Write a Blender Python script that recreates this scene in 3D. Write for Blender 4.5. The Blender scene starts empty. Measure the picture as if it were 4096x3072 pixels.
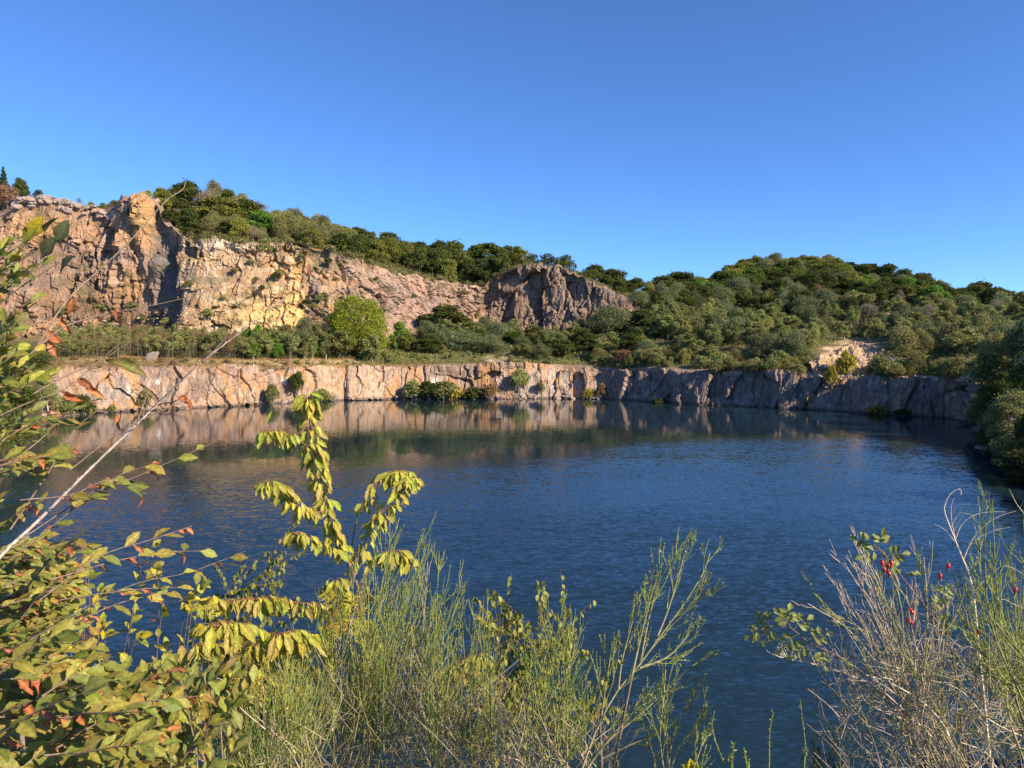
import bpy, math, random
import numpy as np
C = bpy.context.scene.collection
rng = np.random.default_rng(7)
R = math.radians
# ------------------------------------------------------------------ camera
FPX, HCAM, YH = 710.0, 14.0, 350.0
TH = math.atan((384 - YH) / FPX)
cam_data = bpy.data.cameras.new("camera"); cam = bpy.data.objects.new("camera", cam_data); C.objects.link(cam)
cam_data.sensor_width = 36; cam_data.lens = 36 * FPX / 1024
cam_data.clip_start = 0.05; cam_data.clip_end = 12000
cam.location = (0, 0, HCAM); cam.rotation_euler = (R(90) - TH, 0, 0)
bpy.context.scene.camera = cam
# ------------------------------------------------------------------ sky, sun, exposure
SUN_AZ, SUN_EL = 121.0, 30.0          # azimuth clockwise from +Y: behind the camera, to its right
w = bpy.data.worlds.new("World"); bpy.context.scene.world = w; w.use_nodes = True
nt = w.node_tree; bg = nt.nodes["Background"]
sky = nt.nodes.new("ShaderNodeTexSky"); sky.sky_type = 'NISHITA'; sky.sun_disc = False
sky.sun_elevation = R(SUN_EL); sky.sun_rotation = R(SUN_AZ)
sky.altitude = 3000; sky.air_density = 1.0; sky.dust_density = 0.0; sky.ozone_density = 10.0
nt.links.new(sky.outputs[0], bg.inputs[0])
bg.inputs[1].default_value = 0.112
sd = bpy.data.lights.new("sun", 'SUN'); sd.energy = 4.3; sd.angle = R(0.5); sd.color = (1.0, 0.82, 0.60)
so = bpy.data.objects.new("sun", sd); C.objects.link(so)
so.rotation_euler = (R(90 - SUN_EL), 0, R(180 - SUN_AZ))
so.location = (80, -60, 90)
vs = bpy.context.scene.view_settings
vs.view_transform = 'Standard'; vs.look = 'None'; vs.exposure = 1.05; vs.gamma = 1.0; vs.use_curve_mapping = False
cy = bpy.context.scene.cycles
cy.max_bounces = 6; cy.diffuse_bounces = 3; cy.glossy_bounces = 3; cy.transmission_bounces = 4; cy.transparent_max_bounces = 8
cy.caustics_reflective = False; cy.caustics_refractive = False

# ------------------------------------------------------------------ helpers
def tag(o, label=None, cat=None, group=None, kind=None):
    if label: o['label'] = label
    if cat: o['category'] = cat
    if group: o['group'] = group
    if kind: o['kind'] = kind
    return o
def empty(name, loc=(0, 0, 0), rz=0.0, sc=(1, 1, 1)):
    o = bpy.data.objects.new(name, None); C.objects.link(o)
    o.location = loc; o.rotation_euler = (0, 0, rz); o.scale = sc; o.empty_display_size = .3
    return o
def mesh_np(name, V, Fq, mat=None, col=None, smooth=False, parent=None, link=True):
    """V (n,3), Fq (m,k) index array or list of such arrays -> one mesh object"""
    V = np.asarray(V, dtype=np.float32)
    Fs = [np.asarray(f, dtype=np.int32) for f in (Fq if isinstance(Fq, list) else [Fq]) if len(f)]
    me = bpy.data.meshes.new(name)
    me.vertices.add(len(V)); me.vertices.foreach_set("co", V.ravel())
    loops = np.concatenate([f.ravel() for f in Fs])
    tot = np.concatenate([np.full(len(f), f.shape[1], np.int32) for f in Fs])
    st = np.concatenate([[0], np.cumsum(tot)[:-1]]).astype(np.int32)
    me.loops.add(len(loops)); me.loops.foreach_set("vertex_index", loops)
    me.polygons.add(len(tot)); me.polygons.foreach_set("loop_start", st); me.polygons.foreach_set("loop_total", tot)
    me.polygons.foreach_set("use_smooth", np.full(len(tot), bool(smooth)))
    me.update(calc_edges=True)
    if col is not None:
        a = me.color_attributes.new("Col", 'FLOAT_COLOR', 'POINT')
        c4 = np.ones((len(V), 4), np.float32); c4[:, :3] = col
        a.data.foreach_set("color", c4.ravel())
    if mat: me.materials.append(mat)
    o = bpy.data.objects.new(name, me)
    if link: C.objects.link(o)
    if parent: o.parent = parent
    return o
def zpix(y, D):
    b = (384 - y) / FPX
    return HCAM + D * (b * math.cos(TH) - math.sin(TH)) / (math.cos(TH) + b * math.sin(TH))
def P(x, y, D):
    """world point seen at photo position (x, y) of a 1024x768 frame, D metres ahead"""
    b = (384 - y) / FPX; dy = math.cos(TH) + b * math.sin(TH)
    return np.array([(x - 512) / FPX * D / dy, D, zpix(y, D)])
def hsh(i, j, k, s):
    h = (i.astype(np.int64) * 73856093) ^ (j.astype(np.int64) * 19349663) ^ (k.astype(np.int64) * 83492791) ^ (s * 2654435761)
    h &= 0xffffffff
    h = ((h ^ (h >> 16)) * 0x45d9f3b) & 0xffffffff
    h = ((h ^ (h >> 16)) * 0x45d9f3b) & 0xffffffff
    return ((h ^ (h >> 16)) & 0xffffff) / float(0x1000000)
def vnoise(p, s=0):
    b = np.floor(p); f = p - b; f = f * f * (3 - 2 * f); b = b.astype(np.int64)
    out = 0
    for dx in (0, 1):
        for dy in (0, 1):
            for dz in (0, 1):
                wgt = (f[:, 0] if dx else 1 - f[:, 0]) * (f[:, 1] if dy else 1 - f[:, 1]) * (f[:, 2] if dz else 1 - f[:, 2])
                out = out + wgt * hsh(b[:, 0] + dx, b[:, 1] + dy, b[:, 2] + dz, s)
    return out
def fbm(p, oc=4, s=0):
    a, t, o = 1.0, 0.0, 0
    for k in range(oc):
        o = o + a * vnoise(p * 2.03 ** k + 17.3 * k, s + k); t += a; a *= .5
    return o / t
def blocks(p, s=0):
    """voronoi blocks: (random id, tilt offset, edge distance) for each point"""
    b = np.floor(p).astype(np.int64); n = len(p)
    f1 = np.full(n, 9.); f2 = np.full(n, 9.); r = np.zeros(n); t = np.zeros(n)
    for dx in (-1, 0, 1):
        for dy in (-1, 0, 1):
            for dz in (-1, 0, 1):
                i, j, k = b[:, 0] + dx, b[:, 1] + dy, b[:, 2] + dz
                c = np.stack([i + .1 + .8 * hsh(i, j, k, s), j + .1 + .8 * hsh(i, j, k, s + 1), k + .1 + .8 * hsh(i, j, k, s + 2)], 1)
                d = p - c; dd = np.abs(d).max(1) * .75 + np.abs(d).sum(1) * .12
                m = dd < f1
                f2 = np.where(m, f1, np.minimum(f2, dd)); f1 = np.where(m, dd, f1)
                if m.any():
                    im, jm, km = i[m], j[m], k[m]
                    r[m] = hsh(im, jm, km, s + 3)
                    g = np.stack([hsh(im, jm, km, s + 4), hsh(im, jm, km, s + 5), hsh(im, jm, km, s + 6)], 1) - .5
                    t[m] = (d[m] * g).sum(1)
    return r, t, f2 - f1
def sstep(a, b, x):
    t = np.clip((x - a) / (b - a), 0, 1); return t * t * (3 - 2 * t)
def gauss1(a, n):
    k = np.exp(-.5 * (np.arange(-3 * n, 3 * n + 1) / n) ** 2); k /= k.sum()
    return np.convolve(np.pad(a, 3 * n, mode='edge'), k, mode='valid')

# ------------------------------------------------------------------ materials
def new_mat(name):
    m = bpy.data.materials.new(name); m.use_nodes = True; t = m.node_tree
    return m, t, t.nodes["Principled BSDF"], t.nodes["Material Output"]
def nd(t, typ, **kw):
    n = t.nodes.new(typ)
    for k, v in kw.items(): setattr(n, k, v)
    return n
def mat_rock(name, sc=1.0, bump=.7):
    m, t, bs, out = new_mat(name)
    a = nd(t, "ShaderNodeVertexColor", layer_name="Col"); g = nd(t, "ShaderNodeNewGeometry")
    n1 = nd(t, "ShaderNodeTexNoise"); n1.inputs['Scale'].default_value = 1.9 * sc; n1.inputs['Detail'].default_value = 8; n1.inputs['Roughness'].default_value = .72
    mp = nd(t, "ShaderNodeMapping"); mp.inputs['Scale'].default_value = (1, 1, .35)
    t.links.new(g.outputs['Position'], mp.inputs[0]); t.links.new(mp.outputs[0], n1.inputs['Vector'])
    r = nd(t, "ShaderNodeMapRange"); r.inputs[1].default_value = .3; r.inputs[2].default_value = .7; r.inputs[3].default_value = .6; r.inputs[4].default_value = 1.3
    t.links.new(n1.outputs[0], r.inputs[0])
    mx = nd(t, "ShaderNodeVectorMath", operation='SCALE'); t.links.new(a.outputs[0], mx.inputs[0]); t.links.new(r.outputs[0], mx.inputs['Scale'])
    v = nd(t, "ShaderNodeTexVoronoi", feature='DISTANCE_TO_EDGE'); v.inputs['Scale'].default_value = .95 * sc
    t.links.new(mp.outputs[0], v.inputs['Vector'])
    vr = nd(t, "ShaderNodeMapRange"); vr.inputs[1].default_value = 0; vr.inputs[2].default_value = .05; vr.inputs[3].default_value = 0; vr.inputs[4].default_value = 1
    t.links.new(v.outputs['Distance'], vr.inputs[0])
    ad = nd(t, "ShaderNodeMath", operation='MULTIPLY_ADD'); ad.inputs[1].default_value = .10
    t.links.new(vr.outputs[0], ad.inputs[0]); t.links.new(n1.outputs[0], ad.inputs[2])
    b = nd(t, "ShaderNodeBump"); b.inputs['Strength'].default_value = bump; b.inputs['Distance'].default_value = .5 / sc
    t.links.new(ad.outputs[0], b.inputs['Height']); t.links.new(b.outputs[0], bs.inputs['Normal'])
    t.links.new(mx.outputs[0], bs.inputs['Base Color']); bs.inputs['Roughness'].default_value = .92
    bs.inputs['Specular IOR Level'].default_value = .2
    return m
def mat_leaf(name, trans=.3, rough=.55, spec=.3, jitter=.25, nscale=0.0):
    """leaves: colour attribute, slight change per object, light shining through"""
    m, t, bs, out = new_mat(name)
    a = nd(t, "ShaderNodeVertexColor", layer_name="Col"); oi = nd(t, "ShaderNodeObjectInfo")
    h = nd(t, "ShaderNodeHueSaturation")
    r1 = nd(t, "ShaderNodeMapRange"); r1.inputs[3].default_value = .5 - .06 * jitter; r1.inputs[4].default_value = .5 + .06 * jitter
    r2 = nd(t, "ShaderNodeMapRange"); r2.inputs[3].default_value = 1 - jitter; r2.inputs[4].default_value = 1 + jitter
    mu = nd(t, "ShaderNodeMath", operation='MULTIPLY'); mu.inputs[1].default_value = 7.31
    fr = nd(t, "ShaderNodeMath", operation='FRACT')
    t.links.new(oi.outputs['Random'], r1.inputs[0]); t.links.new(oi.outputs['Random'], mu.inputs[0]); t.links.new(mu.outputs[0], fr.inputs[0]); t.links.new(fr.outputs[0], r2.inputs[0])
    t.links.new(r1.outputs[0], h.inputs['Hue']); t.links.new(r2.outputs[0], h.inputs['Value']); t.links.new(a.outputs[0], h.inputs['Color'])
    src = h.outputs[0]
    if nscale:
        n = nd(t, "ShaderNodeTexNoise"); n.inputs['Scale'].default_value = nscale; n.inputs['Detail'].default_value = 4
        g = nd(t, "ShaderNodeNewGeometry"); t.links.new(g.outputs['Position'], n.inputs['Vector'])
        r = nd(t, "ShaderNodeMapRange"); r.inputs[1].default_value = .3; r.inputs[2].default_value = .7; r.inputs[3].default_value = .7; r.inputs[4].default_value = 1.3
        t.links.new(n.outputs[0], r.inputs[0])
        mx = nd(t, "ShaderNodeVectorMath", operation='SCALE'); t.links.new(src, mx.inputs[0]); t.links.new(r.outputs[0], mx.inputs['Scale']); src = mx.outputs[0]
    t.links.new(src, bs.inputs['Base Color'])
    bs.inputs['Roughness'].default_value = rough; bs.inputs['Specular IOR Level'].default_value = spec
    tr = nd(t, "ShaderNodeBsdfTranslucent"); t.links.new(src, tr.inputs[0])
    mix = nd(t, "ShaderNodeMixShader"); mix.inputs[0].default_value = trans
    t.links.new(bs.outputs[0], mix.inputs[1]); t.links.new(tr.outputs[0], mix.inputs[2]); t.links.new(mix.outputs[0], out.inputs[0])
    return m
def mat_bark(name, nscale=14):
    m, t, bs, out = new_mat(name)
    a = nd(t, "ShaderNodeVertexColor", layer_name="Col"); g = nd(t, "ShaderNodeNewGeometry")
    n = nd(t, "ShaderNodeTexNoise"); n.inputs['Scale'].default_value = nscale; n.inputs['Detail'].default_value = 5
    t.links.new(g.outputs['Position'], n.inputs['Vector'])
    r = nd(t, "ShaderNodeMapRange"); r.inputs[1].default_value = .3; r.inputs[2].default_value = .7; r.inputs[3].default_value = .6; r.inputs[4].default_value = 1.35
    t.links.new(n.outputs[0], r.inputs[0])
    mx = nd(t, "ShaderNodeVectorMath", operation='SCALE'); t.links.new(a.outputs[0], mx.inputs[0]); t.links.new(r.outputs[0], mx.inputs['Scale'])
    t.links.new(mx.outputs[0], bs.inputs['Base Color']); bs.inputs['Roughness'].default_value = .85; bs.inputs['Specular IOR Level'].default_value = .2
    return m
M_rock = mat_rock("rock", 1.0, .65); M_stone = mat_rock("stone", 2.5, .5)
M_earth = mat_rock("earth", 2.0, .5)
M_far = mat_leaf("far_foliage", .34, .7, .15, .22)
M_bark = mat_bark("bark", 3.0)

def mat_water():
    m, t, bs, out = new_mat("lake_water")
    g = nd(t, "ShaderNodeNewGeometry")
    sx = nd(t, "ShaderNodeSeparateXYZ"); t.links.new(g.outputs['Position'], sx.inputs[0])
    # sheltered belt under the far walls: smooth there, rippled by the breeze nearer the camera
    big = nd(t, "ShaderNodeTexNoise"); big.inputs['Scale'].default_value = .018; big.inputs['Detail'].default_value = 3
    t.links.new(g.outputs['Position'], big.inputs['Vector'])
    ed = nd(t, "ShaderNodeMath", operation='MULTIPLY_ADD'); ed.inputs[1].default_value = 26; t.links.new(big.outputs[0], ed.inputs[0]); t.links.new(sx.outputs[1], ed.inputs[2])
    sl = nd(t, "ShaderNodeMath", operation='MULTIPLY_ADD'); sl.inputs[1].default_value = -.42; t.links.new(sx.outputs[0], sl.inputs[0]); t.links.new(ed.outputs[0], sl.inputs[2])
    calm = nd(t, "ShaderNodeMapRange", interpolation_type='SMOOTHSTEP'); calm.inputs[1].default_value = 99; calm.inputs[2].default_value = 118; t.links.new(sl.outputs[0], calm.inputs[0])
    calm.inputs[3].default_value = 1.0; calm.inputs[4].default_value = 0.20
    def wave(scale, stretch, rot, detail, dist):
        mp = nd(t, "ShaderNodeMapping"); mp.inputs['Rotation'].default_value = (0, 0, R(rot)); mp.inputs['Scale'].default_value = (scale * stretch, scale, 1)
        t.links.new(g.outputs['Position'], mp.inputs[0])
        n = nd(t, "ShaderNodeTexNoise"); n.inputs['Scale'].default_value = 1; n.inputs['Detail'].default_value = detail; n.inputs['Roughness'].default_value = .6; n.inputs['Distortion'].default_value = dist
        t.links.new(mp.outputs[0], n.inputs['Vector'])
        s = nd(t, "ShaderNodeVectorMath", operation='SUBTRACT'); s.inputs[1].default_value = (.5, .5, .5); t.links.new(n.outputs['Color'], s.inputs[0])
        return s.outputs[0]
    w1 = wave(5.4, .45, 12, 2.5, .4); w2 = wave(1.5, .42, 26, 3, .6)
    s1 = nd(t, "ShaderNodeVectorMath", operation='MULTIPLY'); s1.inputs[1].default_value = (.25, .38, 0); t.links.new(w1, s1.inputs[0])
    s2 = nd(t, "ShaderNodeVectorMath", operation='MULTIPLY'); s2.inputs[1].default_value = (.13, .21, 0); t.links.new(w2, s2.inputs[0])
    ad = nd(t, "ShaderNodeVectorMath", operation='ADD'); t.links.new(s1.outputs[0], ad.inputs[0]); t.links.new(s2.outputs[0], ad.inputs[1])
    bi_ = nd(t, "ShaderNodeVectorMath", operation='ADD'); bi_.inputs[1].default_value = (0, -.04, 0); t.links.new(ad.outputs[0], bi_.inputs[0])
    nr_ = nd(t, "ShaderNodeMapRange"); nr_.inputs[1].default_value = 20; nr_.inputs[2].default_value = 75; nr_.inputs[3].default_value = 3.0; nr_.inputs[4].default_value = 1.0; t.links.new(sx.outputs[1], nr_.inputs[0])
    pm_ = nd(t, "ShaderNodeMapping"); pm_.inputs['Scale'].default_value = (.016, .05, 1); pm_.inputs['Rotation'].default_value = (0, 0, R(14)); t.links.new(g.outputs['Position'], pm_.inputs[0])
    pn_ = nd(t, "ShaderNodeTexNoise"); pn_.inputs['Scale'].default_value = 1; pn_.inputs['Detail'].default_value = 3; t.links.new(pm_.outputs[0], pn_.inputs['Vector'])
    pr_ = nd(t, "ShaderNodeMapRange"); pr_.inputs[1].default_value = .35; pr_.inputs[2].default_value = .65; pr_.inputs[3].default_value = .55; pr_.inputs[4].default_value = 1.2; t.links.new(pn_.outputs[0], pr_.inputs[0])
    pk_ = nd(t, "ShaderNodeMath", operation='MULTIPLY'); t.links.new(nr_.outputs[0], pk_.inputs[0]); t.links.new(pr_.outputs[0], pk_.inputs[1])
    am_ = nd(t, "ShaderNodeMath", operation='MULTIPLY'); t.links.new(pk_.outputs[0], am_.inputs[0]); t.links.new(calm.outputs[0], am_.inputs[1])
    sc = nd(t, "ShaderNodeVectorMath", operation='SCALE'); t.links.new(bi_.outputs[0], sc.inputs[0]); t.links.new(am_.outputs[0], sc.inputs['Scale'])
    up = nd(t, "ShaderNodeVectorMath", operation='ADD'); up.inputs[1].default_value = (0, 0, 1); t.links.new(sc.outputs[0], up.inputs[0])
    no = nd(t, "ShaderNodeVectorMath", operation='NORMALIZE'); t.links.new(up.outputs[0], no.inputs[0]); t.links.new(no.outputs[0], bs.inputs['Normal'])
    bs.inputs['Base Color'].default_value = (.011, .027, .037, 1); bs.inputs['IOR'].default_value = 1.52
    rr = nd(t, "ShaderNodeMapRange"); rr.inputs[3].default_value = .03; rr.inputs[4].default_value = .09; t.links.new(calm.outputs[0], rr.inputs[0]); t.links.new(rr.outputs[0], bs.inputs['Roughness'])
    return m

# ------------------------------------------------------------------ terrain profile: distances and photo heights per column
def kp(xs, pts, i, sm=0):
    px = [p[0] for p in pts]; py = [p[i] for p in pts]
    v = np.interp(xs, px, py)
    return gauss1(v, sm) if sm else v
xs = np.concatenate([np.linspace(-460, -34, 56), np.linspace(-30, 1054, 1085), np.linspace(1060, 1500, 56)])
def dwater(y): return HCAM * FPX / (y - YH) * .9977
WL = [(-500, 14), (-300, 22), (-150, 34), (-60, 50), (0, 72), (20, 92), (34, 112), (44, 138), (55, dwater(418)), (93, dwater(413)), (162, dwater(410)), (259, dwater(405)), (324, dwater(401)), (394, dwater(399.3)), (560, dwater(398.6)), (602, dwater(399)),
      (676, dwater(404)), (741, dwater(407)), (824, dwater(411)), (903, dwater(416)), (954, dwater(419)), (966, 130), (991, 96), (1024, 73), (1100, 46), (1300, 28), (1500, 20)]
BE = [(-500, 14, 400), (0, 72, 440), (20, 92, 405), (44, 138, 374), (65, 0, 367), (153, 0, 367), (330, 0, 367), (420, 0, 366), (520, 0, 364), (575, 0, 368), (612, 0, 371), (666, 0, 371.5), (700, 0, 374), (768, 0, 373), (800, 0, 376), (837, 0, 380), (870, 0, 379), (914, 0, 377), (973, 0, 381), (979, 0, 404), (990, 0, 427), (1024, 0, 468), (1100, 0, 520), (1500, 0, 600)]
FT = [(-500, 90, 350), (-100, 170, 345), (0, 212, 343), (150, 219, 342), (154, 218, 342), (184, 203, 345), (250, 204, 347), (300, 207, 347), (340, 214, 348), (380, 228, 343), (420, 244, 335), (460, 262, 326), (486, 276, 329), (523, 270, 336), (569, 264, 333), (610, 258, 325), (650, 262, 318), (708, 275, 318), (760, 270, 326), (850, 240, 336), (900, 210, 341), (1000, 160, 352), (1024, 130, 360), (1200, 90, 364), (1500, 70, 364)]
TP = [(-500, 140, 215), (-100, 222, 205), (0, 240, 213), (20, 240, 199), (45, 240, 198), (75, 240, 204), (105, 240, 210), (117, 238, 206), (122, 232, 194), (140, 231, 197), (157, 232, 201), (164, 229, 215), (172, 226, 227), (185, 222, 237), (197, 219, 243), (215, 219, 241), (236, 220, 243), (259, 223, 246), (285, 226, 243), (305, 228, 245), (330, 232, 252), (361, 240, 261), (393, 252, 274), (430, 266, 281), (463, 280, 288), (484, 285, 285), (490, 283, 278), (509, 280, 268), (532, 277, 264), (565, 272, 269), (597, 267, 284), (620, 265, 296), (650, 270, 300), (708, 290, 306), (740, 300, 302), (800, 300, 300), (900, 290, 305), (1000, 230, 325), (1024, 200, 330), (1200, 150, 330), (1500, 120, 330)]
RG = [(-500, 170, 205), (-100, 250, 202), (0, 262, 203), (100, 262, 207), (120, 252, 199), (150, 262, 201), (175, 265, 200), (200, 270, 201), (240, 275, 210), (280, 280, 224), (315, 283, 233), (350, 288, 244), (380, 292, 253), (430, 300, 262), (470, 310, 268), (500, 318, 272), (520, 322, 274), (560, 322, 280), (600, 315, 286), (645, 322, 296), (670, 350, 295), (700, 370, 288), (740, 390, 272), (770, 395, 267), (800, 395, 266), (830, 392, 266), (850, 385, 276), (890, 370, 288), (930, 350, 298), (960, 330, 306), (990, 300, 303), (1024, 280, 307), (1200, 250, 310), (1500, 220, 310)]
zq = np.vectorize(zpix)
def curves(x):
    dw = kp(x, WL, 1); big = len(x) > 50; s = 4 if big else 0
    if big: dw = gauss1(dw, 3)
    lean = np.interp(x, [-100, 20, 60, 300, 560, 700, 950, 985, 1100], [9, 9, 5, 3.5, 5, 3, 2.5, 7, 10])
    db = dw + lean; zb = zq(kp(x, BE, 2, 2 if big else 0), db); zb = np.maximum(zb, 1.2)
    df = np.maximum(kp(x, FT, 1, s), db + 12); zf = np.maximum(zq(kp(x, FT, 2, s), df), zb)
    dg = db + (df - db) * .3; zg = zb + (zf - zb) * .35
    zg = np.where((x > 40) & (x < 420), np.maximum(zg, zq(359.0, dg)), zg)
    dt = np.maximum(kp(x, TP, 1, 1 if big else 0), df + 6); zt = zq(kp(x, TP, 2, 0), dt)
    dr = np.maximum(kp(x, RG, 1, s), dt + 8); zr = zq(kp(x, RG, 2, s), dr)
    one = np.ones_like(x)
    Dk = np.stack([dw - 7, dw - .15, db, dg, df, dt, dr, dr + 160, 4000 * one], 0)
    Zk = np.stack([-4 * one, -.5 * one, zb, zg, zf, zt, zr, zr - 22, 8 * one], 0)
    return Dk, Zk
DK, ZK = curves(xs)
PEX = np.interp(xs, [0, 150, 175, 330, 360, 470, 490, 620, 660, 720], [.72, .72, .85, .8, .95, .95, .85, .9, .8, 1])   # talus below, steep face above
def ground(x, D):
    """height of the terrain in photo column x at distance D"""
    d = np.array([np.interp(x, xs, DK[k]) for k in range(9)]); z = np.array([np.interp(x, xs, ZK[k]) for k in range(9)])
    if d[4] < D < d[5]:
        return float(z[4] + (z[5] - z[4]) * ((D - d[4]) / (d[5] - d[4])) ** (1 / float(np.interp(x, xs, PEX))))
    return float(np.interp(D, d, z))
segs = [(0, 1, 4), (1, 2, 64), (2, 3, 14), (3, 4, 26), (4, 5, 170), (5, 6, 34), (6, 7, 12), (7, 8, 8)]
rowsD, rowsZ, rowK = [], [], []
for a, b, n in segs:
    t = np.linspace(0, 1, n, endpoint=False)[:, None]
    te = t if a != 4 else 1 - (1 - t) ** (1 / np.maximum(PEX[None, :] * 1.0, .05)) if False else t
    td = t ** PEX[None, :] if a == 4 else (t ** .8 if a == 5 else t)
    rowsD.append(DK[a] + (DK[b] - DK[a]) * td); rowsZ.append(ZK[a] + (ZK[b] - ZK[a]) * te); rowK += [a + v for v in t[:, 0]]
rowsD.append(DK[8:9]); rowsZ.append(ZK[8:9]); rowK.append(8.0)
GD = np.concatenate(rowsD); GZ = np.concatenate(rowsZ); rowK = np.array(rowK)
nr, nc = GD.shape
bb = np.tan(np.arctan2(GZ - HCAM, GD) + TH)
GX = (xs[None, :] - 512) / FPX * GD / (math.cos(TH) + bb * math.sin(TH))
G = np.stack([GX, GD, GZ], 2)
GY0 = 384 - FPX * bb                                              # photo height of each vertex
dc = np.gradient(G, axis=1); dr_ = np.gradient(G, axis=0)
N = np.cross(dc, dr_); N /= np.linalg.norm(N, axis=2, keepdims=True) + 1e-9
K = np.repeat(rowK[:, None], nc, 1); XC = np.repeat(xs[None, :], nr, 0)
# rock mask
wall = sstep(1.0, 1.05, K) * (1 - sstep(2.0, 2.15, K)) * sstep(36, 52, XC) * (1 - sstep(972, 986, XC))
upper = sstep(4.0, 4.06, K) * (1 - sstep(5.0, 5.3, K)) * (1 - sstep(640, 720, XC) * .75)
rockm = np.maximum(wall, upper)
sel = (rockm > .01).ravel()
Pf = G.reshape(-1, 3); Nf = N.reshape(-1, 3); rk = rockm.ravel()[sel]; p = Pf[sel]; xc = XC.ravel()[sel]; up_ = upper.ravel()[sel]; yy = GY0.ravel()[sel]
# local frame along the cliff so the fractures stand upright
warp = (fbm(p / 7, 3, 5)[:, None] - .5) * np.array([1.6, 1.6, 2.4])
pw = p + warp
big = up_ > .3
disp = np.zeros(len(p)); crack = np.zeros(len(p))
cen = np.exp(-((xc - 545) / 70) ** 4)
for (sx, sz, amp, tl, ck, sd_) in [(11, 34, 3.2, 4.4, .12, 11), (4.6, 14, 2.1, 3.6, .12, 31), (2.1, 6.5, 1.2, 2.6, .08, 51), (1.0, 2.4, .5, 1.3, .05, 71)]:
    pz_ = pw / np.array([sx, sx, sz]); pz_[:, 2] *= np.where(big, np.where((xc > 345) & (xc < 482), 2.2, 1.0), .42 if sx > 2 else .8)
    r, t, e = blocks(pz_, sd_)
    k = np.where(big, 1.0, {11: .75, 4.6: .5, 2.1: .34, 1.0: .3}[sx])
    disp += k * ((r - .5) * amp + t * tl * (sx / 15) ** .35 - ck * amp * (1 - sstep(0, .09, e)))
    crack = np.maximum(crack, (1 - sstep(.0, .05, e)) * (.55 if sx > 2 else .4))
    if sx == 4.6: rid = r
    if sx == 2.1: rid2 = r
disp += (fbm(p / np.array([26, 26, 40]), 3, 91) - .5) * np.where(big, 9, 2.2)
# scree between the faces lies smoother
scree = sstep(.50, .62, fbm(p / np.array([22, 22, 12]), 3, 97) + .22 * np.exp(-((xc - 75) / 60) ** 2) * np.exp(-((yy - 262) / 26) ** 2) + .25 * np.exp(-((xc - 400) / 50) ** 2) * sstep(290, 320, yy)) * big
disp *= 1 - .62 * scree
# the dark cleft and the pillar beside it
disp -= 3.2 * np.exp(-((xc - 171 - (yy - 290) * .03) / 4.0) ** 2) * sstep(228, 250, yy) * big
disp += 3.0 * np.exp(-((xc - 146 - (yy - 220) * .12) / 11) ** 4) * (1 - sstep(262, 285, yy)) * big
disp += 2.5 * np.exp(-((xc - 315) / 9) ** 2) * sstep(280, 300, yy) * big * -.8
edge = np.ones(len(p))
kk = K.ravel()[sel]
fadeT = 1 - .55 * sstep(4.93, 5.0, kk)
nn = Nf[sel].copy(); nn[:, 2] *= .35; nn /= np.linalg.norm(nn, axis=1, keepdims=True) + 1e-9
Pf[sel] = p + nn * (disp * rk * fadeT)[:, None]
# crest and bench lips broken up
jag = (blocks(np.stack([xc / 5.5, np.zeros_like(xc), np.zeros_like(xc)], 1), 131)[0] - .5)
lip = np.exp(-((kk - 5.0) / .05) ** 2) * big * (1 - sstep(640, 700, xc)) + .45 * np.exp(-((kk - 2.0) / .05) ** 2)
Pf[sel, 2] += jag * 2.0 * lip
# gentle unevenness of the vegetated ground
soft = (~sel) & (K.ravel() > 1.9) & (K.ravel() < 7.5)
Pf[soft, 2] += (fbm(Pf[soft] / np.array([9, 9, 9]), 3, 141) - .5) * np.where(K.ravel()[soft] < 3.2, .5, 1.6)

# ---- rock and ground colours (weathering stains, lichens, soils)
col = np.zeros((nr * nc, 3))
allp = G.reshape(-1, 3)
soilv = fbm(allp / np.array([14, 14, 8]), 3, 201)[:, None]
col[:] = np.array([.085, .085, .035]) * (1 - soilv) + np.array([.15, .12, .055]) * soilv
Kf = K.ravel(); XF = XC.ravel(); YF = GY0.ravel()
dry = (sstep(1.95, 2.0, Kf) * (1 - sstep(3.02, 3.25, Kf)) * sstep(40, 70, XF) * (1 - sstep(360, 470, XF)))[:, None]
col = col * (1 - dry) + dry * (np.array([.36, .26, .12]) * (.75 + .5 * soilv))
path = (np.exp(-((Kf - 2.62) / .10) ** 2) * sstep(55, 75, XF) * (1 - sstep(370, 420, XF)))[:, None]
col = col * (1 - path) + path * np.array([.50, .40, .24])
lipm = (sstep(1.97, 2.03, Kf) * (1 - sstep(2.1, 2.25, Kf)) * sstep(480, 560, XF))[:, None] * sstep(.35, .6, soilv)
col = col * (1 - lipm) + lipm * np.array([.36, .27, .19])
def gz(x0, y0, sx, sy, pw_=2): return np.exp(-np.abs((xc - x0) / sx) ** pw_ - np.abs((yy - y0) / sy) ** pw_)
def blend(c, m, k): return c * (1 - m[:, None]) + m[:, None] * np.array(k)
q = p
stretch = np.array([1, 1, .22])
n1 = fbm(q / 13, 4, 301); n2 = fbm(q * stretch / 3.2, 4, 311); n3 = fbm(q / 2.2, 4, 321); n4 = fbm(q * stretch / 1.1, 3, 331)
c = np.tile(np.array([.44, .285, .195]), (len(q), 1))
c = blend(c, sstep(.45, .62, n1) * .75, (.48, .285, .15))
c = blend(c, sstep(.5, .64, n3) * .7, (.44, .34, .27))
c = blend(c, sstep(.52, .66, n2) * .6, (.27, .215, .185))
c = c * (.78 + .4 * rid[:, None]) * (.8 + .38 * rid2[:, None])
ub = big.astype(float)
c *= 1 - (1 - np.array([.84, .83, .83])) * ((1 - sstep(140, 175, xc)) * ub)[:, None]
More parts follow.
